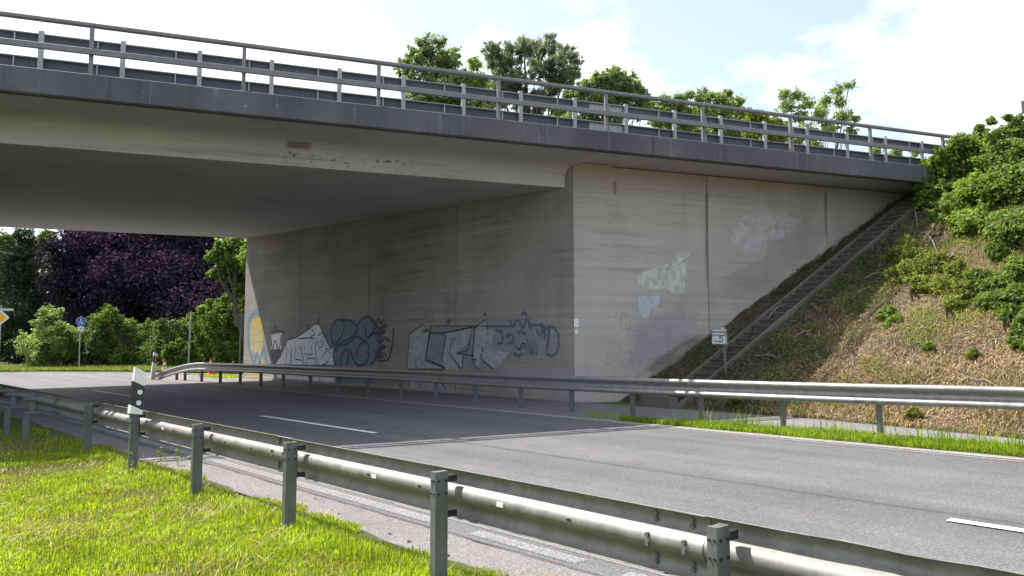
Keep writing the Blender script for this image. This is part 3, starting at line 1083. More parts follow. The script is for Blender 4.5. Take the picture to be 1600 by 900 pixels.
# large outlined letters in silver
s1 = [(640, 521), (662, 507), (662, 518), (671, 519), (666, 561), (694, 573), (694, 577), (637, 577)]
s2 = [(692, 522), (738, 512), (731, 536), (716, 552), (724, 552), (723, 578), (704, 552), (710, 534), (714, 527), (709, 527), (705, 552), (719, 577), (694, 577), (691, 561), (698, 527)]
s3 = [(742, 512), (761, 500), (761, 515), (773, 514), (768, 546), (790, 551), (798, 549), (782, 570), (770, 577), (753, 561), (748, 577), (738, 562), (740, 535)]
sl_ = [s1 + [s1[0]], [(674, 508), (672, 523), (664, 563), (696, 576), (691, 560), (697, 525), (691, 521), (674, 520)], [(691, 521), (738, 511), (732, 547), (714, 552), (741, 556)], [(708, 527), (702, 552), (721, 577)], [(724, 555), (723, 577)], [(741, 512), (761, 499), (762, 515)], [(743, 512), (738, 562), (748, 578)], [(738, 561), (745, 563)], [(753, 561), (772, 578)], [(755, 543), (751, 562)], [(650, 561), (651, 575)]]
graffiti('large silver outlined letters in the middle of the abutment', [s1, s2, s3], P_grey, sl_, P_black, 0.042, True)
graffiti('silver outlined letters showing below the rail line', [[(640, 594), (700, 598), (702, 612), (638, 608)]], P_grey, [[(652, 594), (662, 612)], [(640, 594), (638, 607)], [(690, 598), (700, 612)]], P_black, 0.035, True)
graffiti('thin black tag lines over the silver letters', [[(664, 515), (668, 513), (670, 517), (665, 518)]], P_black,
         [[(672, 509), (800, 510)], [(676, 521), (700, 519), (745, 511)], [(696, 505), (703, 498), (700, 507), (706, 500)], [(757, 494), (760, 489), (756, 492)]], P_black, 0.03)
graffiti('grey painted over rectangle above the silver letters', [[(663, 482), (678, 481), (678, 505), (662, 506)]], paint('overpaint_grey', (0.40, 0.38, 0.35), 0.15, 6, 0.2, soft=0.7))
# teal sketch letters at the near end
graffiti('faint teal sketched letters near the wall corner',
         [[(820, 535), (838, 530), (842, 545), (840, 556), (822, 552)]], paint('spray_teal_haze', (0.16, 0.22, 0.23), 0.35, 5, 0.2, soft=0.4),
         [[(775, 516), (785, 520), (785, 535), (778, 536)], [(790, 526), (800, 523), (803, 533), (793, 537)], [(797, 500), (802, 510), (810, 500), (818, 512), (824, 498), (830, 514)], [(815, 492), (820, 488), (824, 494)], [(808, 520), (816, 518), (822, 524)], [(838, 514), (845, 524), (851, 512), (852, 530)], [(857, 510), (866, 512), (873, 525), (872, 545), (864, 556), (853, 552)], [(860, 508), (857, 530), (855, 548)], [(803, 551), (810, 556), (818, 552)], [(846, 504), (848, 520)], [(830, 508), (846, 508), (858, 515)]], P_teal2, 0.075)
graffiti('small black tag in the teal sketch', [[(829, 548), (831, 548), (831, 553), (829, 553)]], P_black,
         [[(806, 540), (811, 546), (817, 540)], [(812, 545), (816, 537), (821, 538), (819, 545)], [(824, 529), (826, 536)], [(830, 546), (831, 553)]], P_black, 0.03)
# painted over squares at the corner edge
b = MB()
for (u0, v0, u1, v1) in ((897, 498, 904, 511), (898, 515, 903, 521)):
    b.add([wing_pt(u, v) for u, v in ((u0, v0), (u1, v0), (u1, v1), (u0, v1))], [(0, 1, 2, 3)])
b.build('paint_patch', M['white'], ww)['label'] = 'small white paint squares at the wall corner'

# painted-over areas on the wing wall
P_pale = paint('overpaint_pale', (0.64, 0.64, 0.59), 0.36, 7.0, 0.12, (1, 1, 0.6), 0.85, fade=True)
P_pale2 = paint('overpaint_pink', (0.64, 0.60, 0.62), 0.37, 4.0, 0.16, (1, 1, 0.7), 0.75, fade=True)
P_blue2 = paint('overpaint_bluegrey', (0.54, 0.58, 0.64), 0.20, 6, 0.12, soft=0.82, fade=True)
P_smoke = paint('overpaint_slate', (0.32, 0.315, 0.36), 0.40, 1.6, 0.30, soft=0.40, fade=True)
P_olive = paint('algae', (0.12, 0.13, 0.07), 0.36, 2.2, 0.3, soft=0.55, fade=True)
P_dark = paint('joint_stain', (0.10, 0.095, 0.09), 0.50, 4.0, 0.2, (1, 1, 0.3), soft=0.55, fade=True)


def patch(pxs, m, label, off=0.004):
    o = sheet([wing_pt(u, v, off) for u, v in pxs], m, 'paint_patch', ww, 0.72 if m in (P_pale, P_blue2, P_pale2) else 0.6)
    o['label'] = label
    return o


patch([(979, 441), (986, 428), (1005, 422), (1020, 413), (1040, 409), (1056, 405), (1057, 386), (1088, 385), (1088, 397), (1080, 398), (1081, 455), (1076, 470), (1052, 466), (1040, 458), (1000, 460), (985, 452)], P_pale, 'mottled pale patch in the middle of the wing wall')
patch([(991, 458), (1038, 457), (1037, 466), (1028, 480), (1018, 480), (1012, 500), (1003, 503), (993, 494)], P_blue2, 'blue grey paint patch below the pale one', 0.006)
patch([(1125, 350), (1142, 346), (1152, 330), (1176, 322), (1200, 316), (1240, 322), (1263, 340), (1258, 362), (1225, 380), (1192, 378), (1188, 402), (1160, 408), (1146, 405), (1142, 388), (1126, 384)], P_pale2, 'pinkish overpainted patch high on the wing wall')
patch([(1198, 294), (1288, 302), (1289, 392), (1265, 420), (1196, 470), (1110, 480), (1112, 440), (1196, 400)], paint('overpaint_broad', (0.40, 0.39, 0.37), 0.36, 1.2, 0.3, soft=0.45, fade=True), 'broad faint overpainted area', 0.0025)
patch([(985, 500), (1012, 488), (1060, 470), (1102, 480), (1102, 530), (1050, 572), (1000, 590), (960, 590), (975, 540)], P_smoke, 'slate coloured smear above the embankment foot', 0.003)
patch([(1040, 594), (1060, 572), (1090, 548), (1120, 522), (1100, 512), (1060, 535), (1020, 560), (985, 592)], P_olive, 'green algae along the embankment line', 0.005)
for (u, v0, v1, w) in ((1104, 272, 470, 4), (1290, 290, 380, 3.5)):
    patch([(u - w, v0), (u + w, v0), (u + w * 0.7, v1), (u - w * 0.7, v1)], P_dark, 'dark stain along a wall joint', 0.0035)
patch([(957, 280), (964, 280), (963, 308), (959, 308)], P_dark, 'dark runoff stain below the deck joint', 0.005)
lb = MB()
for ln in ([(972, 515), (971, 492), (978, 490), (984, 498), (983, 512), (972, 515)], [(976, 503), (984, 516), (984, 504)], [(978, 524), (1000, 522), (1012, 520)], [(994, 516), (996, 530)], [(947, 560), (952, 552), (958, 562), (948, 570)], [(960, 548), (966, 540), (972, 550), (964, 558), (974, 566)], [(975, 552), (985, 548), (988, 560), (978, 566)], [(1222, 360), (1230, 355), (1238, 360)], [(1244, 354), (1252, 348), (1258, 356), (1250, 362)]):
    stroke(lb, ln, 0.045, wing_pt, WNORM, 0.007)
lb.build('chalk_scribble', paint('spray_faded', (0.48, 0.47, 0.44), 0.46, 12, 0.1, soft=0.7), ww)
# shuttering tie holes
hole = None
for (u, v) in ((951, 323), (1008, 297), (1070, 301), (1009, 327), (1070, 331), (950, 408), (1009, 411), (1127, 307), (1184, 311), (1128, 416), (1186, 419), (951, 495), (1245, 323), (1286, 323), (1335, 326)):
    p = wing_pt(u, v, 0.0)
    if hole is None:
        hb = MB()
        hb.tube([Vector((0, 0, 0)) - WNORM * 0.01, WNORM * 0.006], 0.032, 10)
        hb.tube([WNORM * 0.004, WNORM * 0.012], 0.015, 8, 1)
        hole = hb.build('tie_hole', [M['pale'], M['joint']], ww, world=False)
        hole.location = p - ORG[ww.name]
    else:
        inst(hole, ww, p)

# opposite abutment, out of the picture on the left
ab2 = thing('abutment', 'plain concrete abutment wall on the near side, left of the short spacer posts', 'wall', (0.5, 27, 0))
b = MB()
b.prism([(0.5, 18.3, -0.3), (0.5, 36.8, -0.3), (0.5, 36.8, 6.60), (0.5, 18.3, 5.95)], (-0.6, 0, 0))
b.build('wall_panel', M['wall'], ab2)
b = MB()
b.hexa([(-0.11, 18.36, -0.3), (-0.11, 18.9, -0.3), (-16, 18.9 + SK * 15.9, -0.3), (-16, 18.36 + SK * 15.9, -0.3)], [(-0.11, 18.36, 5.95), (-0.11, 18.9, 5.95), (-16, 18.9 + SK * 15.9, 5.95), (-16, 18.36 + SK * 15.9, 5.95)])
b.build('wing_panel', M['wing'], ab2)

# ------------------------------------------------------------------ handrail on the edge of the overpass
def along(x, q, z):
    return Vector((x, q - SK * x, z))


EX = Vector((1, -SK, 0)).normalized()
EN = Vector((SK, 1, 0)).normalized()
hr = thing('bridge_handrail', 'brown grey steel handrail with knee rail along the top of the overpass edge', 'railing', along(8.5, 16.74, 6.4))
p0 = Vector((0, 0, 0))
hp = MB()
hp.obox((0, 0, 0.45), EX * 0.035, EN * 0.03, Vector((0, 0, 0.45)))
hp.obox((0, 0, 0.008), EX * 0.09, EN * 0.08, Vector((0, 0, 0.008)))
hpo = None
for k in range(-6, 9):
    p = along(8.5 + 2.43 * k, 16.74, 6.40)
    if hpo is None:
        hpo = hp.build('post', M['hrail'], hr, world=False)
        hpo.location = p - ORG[hr.name]
    else:
        inst(hpo, hr, p)


def edge_bar(name, q, z, hw, hh, m, parent, x0=-8, x1=26.5, chamfer=0.3):
    bb = MB()
    c = chamfer * min(hw, hh)
    sect([(q - hw, z - hh + c), (q - hw, z + hh - c), (q - hw + c, z + hh), (q + hw - c, z + hh), (q + hw, z + hh - c), (q + hw, z - hh + c), (q + hw - c, z - hh), (q - hw + c, z - hh)], x0, x1, bb)
    return bb.build(name, m, parent)


edge_bar('top_rail', 16.74, 7.325, 0.06, 0.035, M['hrail'], hr)
edge_bar('knee_rail', 16.66, 6.815, 0.03, 0.055, M['hrail'], hr)

# ------------------------------------------------------------------ guardrail on the overpass
gr = thing('bridge_guardrail', 'double beam steel guardrail with pale posts behind the handrail on the overpass', 'guardrail', along(8.5, 17.2, 6.4))
GQ = 17.16
gp = MB()   # post: channel with a splayed foot
gp.obox((0, 0, 0.42), EX * 0.042, EN * 0.006, Vector((0, 0, 0.42)))
gp.obox(EX * 0.039 + EN * 0.035 + Vector((0, 0, 0.42)), EX * 0.004, EN * 0.03, Vector((0, 0, 0.42)))
gp.obox(EX * -0.039 + EN * 0.035 + Vector((0, 0, 0.42)), EX * 0.004, EN * 0.03, Vector((0, 0, 0.42)))
gp.obox(EN * 0.02 + Vector((0, 0, 0.012)), EX * 0.10, EN * 0.10, Vector((0, 0, 0.012)))
gpo = None
ub = onL(531, 105, GQ).x
for k in range(-11, 17):
    p = along(ub + 1.247 * k, GQ, 6.41)
    if gpo is None:
        gpo = gp.build('post', M['gpost'], gr, world=False)
        gpo.location = p - ORG[gr.name]
    else:
        inst(gpo, gr, p)
for z0, z1 in ((6.975, 7.19), (6.54, 6.745)):
    b = MB()
    q = GQ + 0.10
    sect([(q, z0), (q, z1), (q + 0.012, z1), (q + 0.012, z0)], -9, 27, b)
    o = b.build('beam_web', M['gbeam'], gr)
    b = MB()
    sect([(q - 0.075, z1 + 0.002), (q + 0.012, z1 + 0.002), (q + 0.012, z1 + 0.018), (q - 0.075, z1 + 0.018)], -9, 27, b)
    sect([(q - 0.075, z0 - 0.018), (q + 0.012, z0 - 0.018), (q + 0.012, z0 - 0.002), (q - 0.075, z0 - 0.002)], -9, 27, b)
    b.build('flange', M['gpost'], o)
    st_ = None
    sp = MB().obox((0, 0, 0), EX * 0.012, EN * 0.028, Vector((0, 0, (z1 - z0) / 2 - 0.001)))
    for k in range(-11, 17):
        for fr in (0.70, ):
            p = along(ub + 1.247 * (k + fr), q - 0.032, (z0 + z1) / 2)
            if st_ is None:
                st_ = sp.build('stiffener', M['gpost'], o, world=False)
                st_.location = p - ORG[o.name]
            else:
                inst(st_, o, p)
    b = MB()
    xa, xb = onL(920, 150, q).x, onL(972, 160, q).x
    sect([(q - 0.012, z0 + 0.01), (q - 0.012, z1 - 0.01), (q - 0.002, z1 - 0.01), (q - 0.002, z0 + 0.01)], xa, xb, b)
    b.build('splice_plate', M['gpost'], o)
    o['label'] = 'upper beam, shade coloured into its dark web' if z0 > 6.8 else 'lower beam, shade coloured into its dark web'

# ------------------------------------------------------------------ roadside guardrails
_ph = [(0.026, 0.155), (0.046, 0.151), (0.065, 0.139), (0.078, 0.122), (0.083, 0.103), (0.079, 0.085), (0.066, 0.069), (0.044, 0.055), (0.020, 0.040), (0.006, 0.024), (0.001, 0.009)]
PROF = _ph + [(d, -h) for d, h in _ph[::-1]]


def wbeam(bb, path, side, dent=None):
    """path: list of (x of the back, y, z of the middle); side: +1 bulges towards +x"""
    n = len(PROF)
    th = 0.0045

    def sec(i):
        x, y, z = path[i]
        dd = dent(y) if dent else [(0, 0)] * n
        front = [(x + side * (d + th + e[0]), y, z + h * (1 + 0.01) + e[1]) for (d, h), e in zip(PROF, dd)]
        back = [(x + side * (d + e[0]), y, z + h + e[1]) for (d, h), e in zip(PROF, dd)]
        return front + back[::-1]
    bb.extrude(sec, len(path))


def near_dent(y):
    out = []
    for d, h in PROF:
        ex = ez = 0.0
        if h > 0.07:
            k = max(0, 1 - abs(y - 1.15) / 0.75)
            ez = -0.005 * k * math.sin(11 * y)
            ex = 0.008 * k * math.sin(9 * y + 1)
        ez += 0.001 * math.sin(1.9 * y + 3 * h)
        ex += 0.0015 * math.sin(2.3 * y + 5 * h)
        out.append((ex, ez))
    return out


ng = thing('guardrail', 'weathered steel guardrail seen from behind, running along the near grass verge', 'guardrail', (3.1, 6, 0))
RX, RZ = 3.170, 0.597
# beam pieces lapped over each other every four metres
bounds = [-6.2, -1.9, 2.35, 6.55, 10.7, 14.9, 19.1, 23.3, 27.5, 31.7]
for i in range(len(bounds) - 1):
    y0, y1 = bounds[i] - 0.16, bounds[i + 1] + 0.10
    ys = np.linspace(y0, y1, 36)
    b = MB()
    off = 0.0055 * (i % 2)
    wbeam(b, [(RX + off, y, RZ + 0.002 * (i % 2)) for y in ys], +1, near_dent)
    b.build('rail_beam', M['galv'], ng, smooth=True)
pm = MB()     # C post 100 x 55 with a bevelled head
hx, hy = 0.05, 0.0275
ring = lambda z, s: [(-hx + s, -hy, z), (hx - s, -hy, z), (hx, -hy + s, z), (hx, hy, z), (hx - 0.02, hy, z), (hx - 0.02, hy - 0.006, z), (-hx + 0.02, hy - 0.006, z), (-hx + 0.02, hy, z), (-hx, hy, z), (-hx, -hy + s, z)]
pm.extrude(lambda i: ring((-0.25, 0.745, 0.757)[i], (0.004, 0.004, 0.009)[i]), 3)
bk = MB()
bk.box((0.0505, -0.022, 0.685), (0.125, 0.03, 0.725))
bk.box((0.0505, -0.022, 0.465), (0.125, 0.03, 0.505))
bk.box((0.052, -0.005, 0.50), (0.064, 0.024, 0.69))
bt = MB()
for z in (0.70, 0.62):
    for x in (-0.028, 0.028):
        bt.disc((x, -hy - 0.001, z), (0, -1, 0), 0.008, 0.006, 8)
    for y in (-0.012, 0.014):
        bt.disc((-hx - 0.001, y, z), (-1, 0, 0), 0.006, 0.005, 8)
po = bo = to = None
near_posts = [2.03 + 2.055 * k for k in range(-3, 6)]
for i, y in enumerate(near_posts):
    p = Vector((3.065, y, 0))
    if po is None:
        po = pm.build('post', M['post'], ng, world=False)
        po.location = p - ORG[ng.name]
        ORG[po.name] = p
        q = po
        bo = bk.build('bracket', M['bolt'], q, world=False)
        to = bt.build('bolts', M['bolt'], q, world=False, kind='stuff')
    else:
        q = inst(po, ng, p)
        for pr in (bo, to):
            c = pr.copy()
            COL.objects.link(c)
            c.parent = q
# posts set back on spacer boxes, at the left
sp = MB()
sp.box((-0.05, -0.04, -0.02), (0.42, 0.10, 0.0))
sp.box((-0.05, -0.04, 0.20), (0.42, 0.10, 0.222))
sp.box((0.05, 0.02, 0.0), (0.12, 0.032, 0.20))
pz = MB().extrude(lambda i: ring((-0.25, 0.46, 0.47)[i], 0.004), 3)
pzo = spo = None
for y in (14.75, 16.3, 17.9, 19.5, 21.5, 23.5):
    p = Vector((2.77, y, 0))
    if pzo is None:
        pzo = pz.build('post', M['post'], ng, world=False)
        pzo.location = p - ORG[ng.name]
        ORG[pzo.name] = p
        pzo['label'] = 'short post set back from the rail'
        spo = sp.build('spacer_box', M['post'], pzo, world=False)
        spo.location = (0, 0, 0.485)
    else:
        q = inst(pzo, ng, p)
        c = spo.copy()
        COL.objects.link(c)
        c.parent = q
nut = None
for yj in (2.40, 6.60, 10.75):
    for dy in (-0.11, 0.11):
        for d_, h_, ax_ in ((0.077, 0.118, 0), (0.079, 0.088, 0), (0.077, -0.118, 0), (0.079, -0.088, 0), (0.006, 0.022, 1), (0.006, -0.022, 1)):
            p = Vector((RX + d_ - 0.002, yj + dy, RZ + h_))
            if nut is None:
                nut = MB().tube([(0.004, 0, 0), (-0.014, 0, 0)], 0.013, 6).build('bolt', M['post'], ng, world=False)
                nut.location = p - ORG[ng.name]
            else:
                inst(nut, ng, p)
slot = None
for y in (1.1, 3.05, 5.1, 7.15, 7.75, 9.2, 11.4, 0.55, 4.45):
    p = Vector((RX - 0.0005, y, RZ + 0.006))
    if slot is None:
        slot = MB().tube([(0.004, 0, 0), (-0.0025, 0, 0)], 0.009, 8).build('slot', M['bolt'], ng, world=False)
        slot.scale = (1, 2.0, 0.9)
        slot.location = p - ORG[ng.name]
    else:
        inst(slot, ng, p)
# reflective stickers on the rail
sk_ = None
for y in (9.55, 5.02, 3.62):
    p = Vector((RX - 0.0035, y, RZ + 0.004))
    if sk_ is None:
        sk_ = MB().box((0, -0.03, -0.014), (0.0025, 0.03, 0.014)).build('sticker', M['white'], ng, world=False)
        sk_.location = p - ORG[ng.name]
    else:
        inst(sk_, ng, p)

fg = thing('guardrail', 'guardrail on the far side of the road, bent down to the ground at one end', 'guardrail', (11.9, 14, 0.19))


def far_x(y):
    return float(np.interp(y, [-12, 3.5, 8, 11, 20, 30, 35.2], [12.55, 12.35, 12.05, 11.85, 11.85, 11.55, 11.25]))


def far_z(y):
    x = far_x(y)
    zz = 0.60 + gz(x) + float(np.interp(y, [0, 4, 9], [0.05, 0.04, 0.0]))
    if y > 30.3:
        t = min(1, (y - 30.3) / 4.7)
        zz -= 0.55 * (t * t * (1.6 - 0.6 * t))
    return zz


fb_ = [-12, -8, -4, 0.3, 4.6, 8.75, 12.9, 17.1, 21.4, 25.7, 30.1, 35.1]
for i in range(len(fb_) - 1):
    ys = np.linspace(fb_[i] - 0.15, min(35.1, fb_[i + 1] + 0.10), 22)
    b = MB()
    wbeam(b, [(far_x(y) - 0.003 * (i % 2), y, far_z(y)) for y in ys], -1,
          lambda y: [(0.004 * math.sin(1.3 * y + 9 * h), 0.005 * math.sin(0.8 * y)) for d, h in PROF])
    b.build('rail_beam', M['galv2'], fg, smooth=True)
us = [1369, 1220, 1093, 987, 893, 814, 744, 682, 628, 576, 531, 487, 445, 410, 378, 347, 318, 292]
fys = []
for u in us:
    y = 10.0
    for _ in range(12):
        th_ = YAW + math.atan((u - 800) / F)
        y = (far_x(y) + 0.06) / math.tan(th_)
    fys.append(y)
fys = [1.2, -1.0, -3.2, -5.4] + fys + [33.0]
fpm = MB()
fpm.extrude(lambda i: ring((-0.3, 0.0, 0.01)[i], 0.004), 3)
fpo = None
for i, y in enumerate(fys):
    x = far_x(y)
    h = far_z(y) + 0.12
    if fpo is None:
        base = MB()
        base.extrude(lambda i: ring((-0.9, -0.012, 0.0)[i], 0.004), 3)
        fpo = base.build('post', M['post'], fg, world=False)
        fpo.location = Vector((x + 0.06, y, h)) - ORG[fg.name]
    else:
        inst(fpo, fg, (x + 0.06, y, h))

# ------------------------------------------------------------------ delineators
dl = thing('delineator', 'white roadside delineator with black band and two round reflectors, clamped on a guardrail post', 'delineator', (3.065, near_posts[7], 0.0))


def slant(bb, x0, x1, y0, y1, za, zb, zc, zd, mi=0):
    """block whose bottom runs za..zb and top zc..zd from left to right"""
    bb.hexa([(x0, y0, za), (x1, y0, zb), (x1, y1, zb), (x0, y1, za)], [(x0, y0, zc), (x1, y0, zd), (x1, y1, zd), (x0, y1, zc)], mi)


Ld = Matrix.Rotation(math.radians(4.5), 4, 'Y')
bw = MB()
slant(bw, -0.066, 0.066, -0.035, 0.035, 0.74, 0.74, 1.295, 1.235)
bb_ = MB()
slant(bb_, -0.069, 0.069, -0.038, 0.038, 0.838, 0.778, 1.125, 1.065)
bc = MB()
slant(bc, -0.072, 0.072, -0.055, 0.05, 0.735, 0.725, 0.835, 0.775)
br = MB()
for z in (0.995, 0.865):
    br.disc((0.018, -0.0382, z), (0, -1, 0), 0.030, 0.006, 18)
TM = Matrix.Translation((0, 0, 0.7)) @ Ld @ Matrix.Translation((0, 0, -0.7))
for mb_, nm, m_ in ((bw, 'body', M['white']), (bb_, 'black_band', M['black']), (bc, 'clamp', M['white']), (br, 'reflector', M['refl'])):
    mb_.v = [tuple(TM @ Vector(v)) for v in mb_.v]
    mb_.build(nm, m_, dl, world=False)

fp_ = Vector((11.0, 34.6, gz(11.0)))
d2 = thing('delineator', 'white delineator with amber reflector at the far end of the bent down rail', 'delineator', fp_)
bw = MB()
slant(bw, -0.08, 0.08, -0.05, 0.05, -0.1, -0.1, 1.13, 1.08)
bw.build('body', M['white'], d2, world=False)
bb_ = MB()
slant(bb_, -0.083, 0.083, -0.053, 0.053, 0.72, 0.67, 0.98, 0.93)
bb_.build('black_band', M['black'], d2, world=False)
MB().box((-0.03, -0.058, 0.74), (0.03, -0.054, 0.92)).build('reflector', M['amber'], d2, world=False)
d2.rotation_euler = (0, math.radians(5), 0)

# ------------------------------------------------------------------ traffic cones
def cone(loc, label):
    t = thing('traffic_cone', label, 'traffic cone', loc, 'traffic cones at the roadside')
    b1 = MB().extrude(lambda i: [(x * (1, 1, .85)[i], y * (1, 1, .85)[i], (0, 0.03, 0.05)[i]) for x, y in ((-.19, -.15), (-.15, -.19), (.15, -.19), (.19, -.15), (.19, .15), (.15, .19), (-.15, .19), (-.19, .15))], 3)
    b1.build('base', M['red'], t, world=False)
    b2 = MB()
    rr = lambda z: 0.135 - 0.105 * (z / 0.75)
    b2.tube([(0, 0, 0.05), (0, 0, 0.26)], [rr(0.05), rr(0.26)], 18)
    b2.tube([(0, 0, 0.42), (0, 0, 0.50)], [rr(0.42), rr(0.50)], 18)
    b2.tube([(0, 0, 0.62), (0, 0, 0.75), (0, 0, 0.752)], [rr(0.62), rr(0.75), 0.02], 18)
    b2.build('cone_body', M['red'], t, world=False, smooth=True)
    b3 = MB()
    b3.tube([(0, 0, 0.255), (0, 0, 0.425)], [rr(0.255) + 0.002, rr(0.425) + 0.002], 18)
    b3.tube([(0, 0, 0.495), (0, 0, 0.625)], [rr(0.495) + 0.002, rr(0.625) + 0.002], 18)
    b3.build('sleeve', M['white'], t, world=False, smooth=True)
    return t


def groundpt(u, depth):
    p = at(u, 541, depth)
    return Vector((p.x, p.y, gz(p.x) + 0.006))


cone(groundpt(258, 35.5), 'red and white traffic cone standing beside the amber delineator')
cone(groundpt(330, 36.5), 'red and white traffic cone behind the rail near the yellow graffiti')

# ------------------------------------------------------------------ signs at the far junction
def facing(p):
    """rotation about z that turns local -y towards the camera"""
    d = Vector((-p.x, -p.y, 0)).normalized()
    return math.atan2(d.x, -d.y)


p = groundpt(125, 46.0)
t = thing('street_sign', 'round blue footpath and cycle path sign with small white plate on a thin grey pole', 'road sign', p)
t.rotation_euler = (0, 0, facing(p))
zc = EYE + (541 - 502) / F * 46 - p.z
b = MB().tube([(0.012, 0.03, -0.2), (-0.02, 0.03, 1.2), (0, 0.03, zc + 0.3)], 0.032, 8)
b.build('pole', M['gpost'], t, world=False, smooth=True)
MB().disc((0, 0, zc), (0, -1, 0), 0.262, 0.012, 32).build('rim', M['white'], t, world=False)
MB().disc((0, -0.0125, zc), (0, -1, 0), 0.246, 0.004, 32).build('disc', M['blue'], t, world=False)
sy = MB()
KS = 0.83
y0, y1 = -0.024, -0.0175
sy.box((-0.27, y0, zc - 0.010), (0.27, y1, zc + 0.010))
sy.disc((0.0, y1, zc + 0.19), (0, -1, 0), 0.03, 0.006, 12)
sy.add([(x, y0, zc + z) for x, z in ((-0.045, 0.15), (0.045, 0.15), (0.055, 0.09), (0.035, 0.09), (0.05, 0.03), (0.02, 0.03), (0, 0.07), (-0.03, 0.03), (-0.055, 0.03), (-0.03, 0.09), (-0.06, 0.09))], [tuple(range(11))])
for cxx in (-0.075, 0.075):
    rr_ = [(cxx + 0.055 * math.cos(a), zc - 0.13 + 0.055 * math.sin(a)) for a in np.linspace(0, 2 * math.pi, 17)]
    ri_ = [(cxx + 0.035 * math.cos(a), zc - 0.13 + 0.035 * math.sin(a)) for a in np.linspace(0, 2 * math.pi, 17)]
    vs = [(x, y0, z) for x, z in rr_] + [(x, y0, z) for x, z in ri_]
    sy.add(vs, [(i, i + 1, 18 + i, 17 + i) for i in range(16)])
for (xa, za, xb, zb) in ((-0.075, -0.13, -0.02, -0.06), (-0.02, -0.06, 0.055, -0.06), (0.055, -0.06, 0.075, -0.13), (-0.02, -0.06, 0.0, -0.13), (0, -0.13, 0.055, -0.06)):
    d = Vector((xb - xa, 0, zb - za)).normalized()
    nn = Vector((-d.z, 0, d.x)) * 0.009
    A, B_ = Vector((xa, y0, zc + za)), Vector((xb, y0, zc + zb))
    sy.add([A - nn, B_ - nn, B_ + nn, A + nn], [(0, 1, 2, 3)])
sy.v = [(x * KS, y, zc + (z - zc) * KS) for x, y, z in sy.v]
sy.build('pictogram', M['white'], t, world=False)
MB().box((-0.18, -0.004, zc - 0.56), (0.18, 0.008, zc - 0.31)).build('sub_plate', M['white'], t, world=False)
sg = MB()
sg.add([(x, -0.008, zc - 0.435 + z) for x, z in ((-0.09, 0.01), (0.02, 0.01), (0.02, 0.05), (0.09, 0.0), (0.02, -0.05), (0.02, -0.01), (-0.09, -0.01))], [tuple(range(7))])
sg.build('arrow', M['black'], t, world=False)

p = groundpt(-1.5, 44.0)
t = thing('street_sign', 'yellow diamond priority road sign with white border at the left edge', 'road sign', p)
t.rotation_euler = (0, 0, facing(p))
zc = EYE + (541 - 496) / F * 44 - p.z
MB().tube([(0.02, 0.035, -0.2), (0.02, 0.035, zc + 0.7)], 0.033, 8).build('pole', M['gpost'], t, world=False, smooth=True)


def diamond(r, y0, y1):
    c = 0.06
    pts = []
    for a in range(4):
        ang = math.pi / 2 * a
        for s_ in (-1, 1):
            pts.append((r * math.cos(ang) * (1 - c) - s_ * c * r * math.sin(ang), y0, zc + r * math.sin(ang) * (1 - c) + s_ * c * r * math.cos(ang)))
    return MB().prism(pts, (0, y1 - y0, 0))


diamond(0.44, 0.0, 0.012).build('border', M['white'], t, world=False)
diamond(0.29, -0.006, -0.001).build('yellow_field', M['yellow'], t, world=False)
MB().box((-0.42, 0.0, zc + 0.38), (0.60, 0.012, zc + 0.52)).build('direction_plate', M['signface'], t, world=False)

p = groundpt(295, 41.5)
t = thing('metal_pole', 'slim pale grey metal pole standing in front of the hedge', 'pole', p)
h = EYE + (541 - 487) / F * 41.5 - p.z
MB().tube([(0, 0, -0.2), (0.05, 0, h)], 0.04, 8).build('shaft', M['gpost'], t, world=False, smooth=True)
MB().tube([(0.05, 0, h), (0.05, 0, h + 0.04)], [0.046, 0.03], 8).build('pole_cap', M['post'], t, world=False)
MB().obox((0.02, -0.05, h * 0.33 + 0.55), (0.05, 0, 0), (0, 0.012, 0), (0, 0, 0.03)).build('clamp', M['post'], t, world=False)

p = groundpt(374.5, 38.5)
t = thing('street_sign', 'back of a round grey road sign on a post beside the end of the abutment', 'road sign', p)
t.rotation_euler = (0, 0, facing(p))
zc = EYE + (541 - 501) / F * 38.5 - p.z
MB().tube([(0, -0.04, -0.2), (0.04, -0.04, zc + 0.32)], 0.035, 8).build('pole', M['post'], t, world=False, smooth=True)
MB().disc((0.04, 0, zc), (0, 1, 0), 0.36, 0.012, 32).build('disc_back', M['signback'], t, world=False)
cb = MB()
for z in (zc - 0.15, zc + 0.15):
    cb.box((-0.10, -0.014, z - 0.02), (0.18, -0.001, z + 0.02))
cb.build('clamp', M['post'], t, world=False)

# sign edge behind the bush at the right frame edge
p = at(1631, 541, 27.0)
zg = hill(p.x, p.y)
t = thing('street_sign', 'dark edge of a sign board high above the bush at the right frame edge', 'road sign', (p.x, p.y, zg))
t.rotation_euler = (0, 0, facing(p))
zc = EYE + (541 - 157) / F * 27 - zg
MB().tube([(0.25, 0.05, -0.2), (0.25, 0.05, zc + 0.35)], 0.05, 10).build('pole', M['post'], t, world=False, smooth=True)
MB().box((-0.31, -0.03, zc - 0.22), (0.8, 0.0, zc + 0.21)).build('board', M['signback'], t, world=False)
MB().box((-0.40, -0.045, zc - 0.26), (0.85, 0.015, zc - 0.222)).build('lower_rail', M['post'], t, world=False)

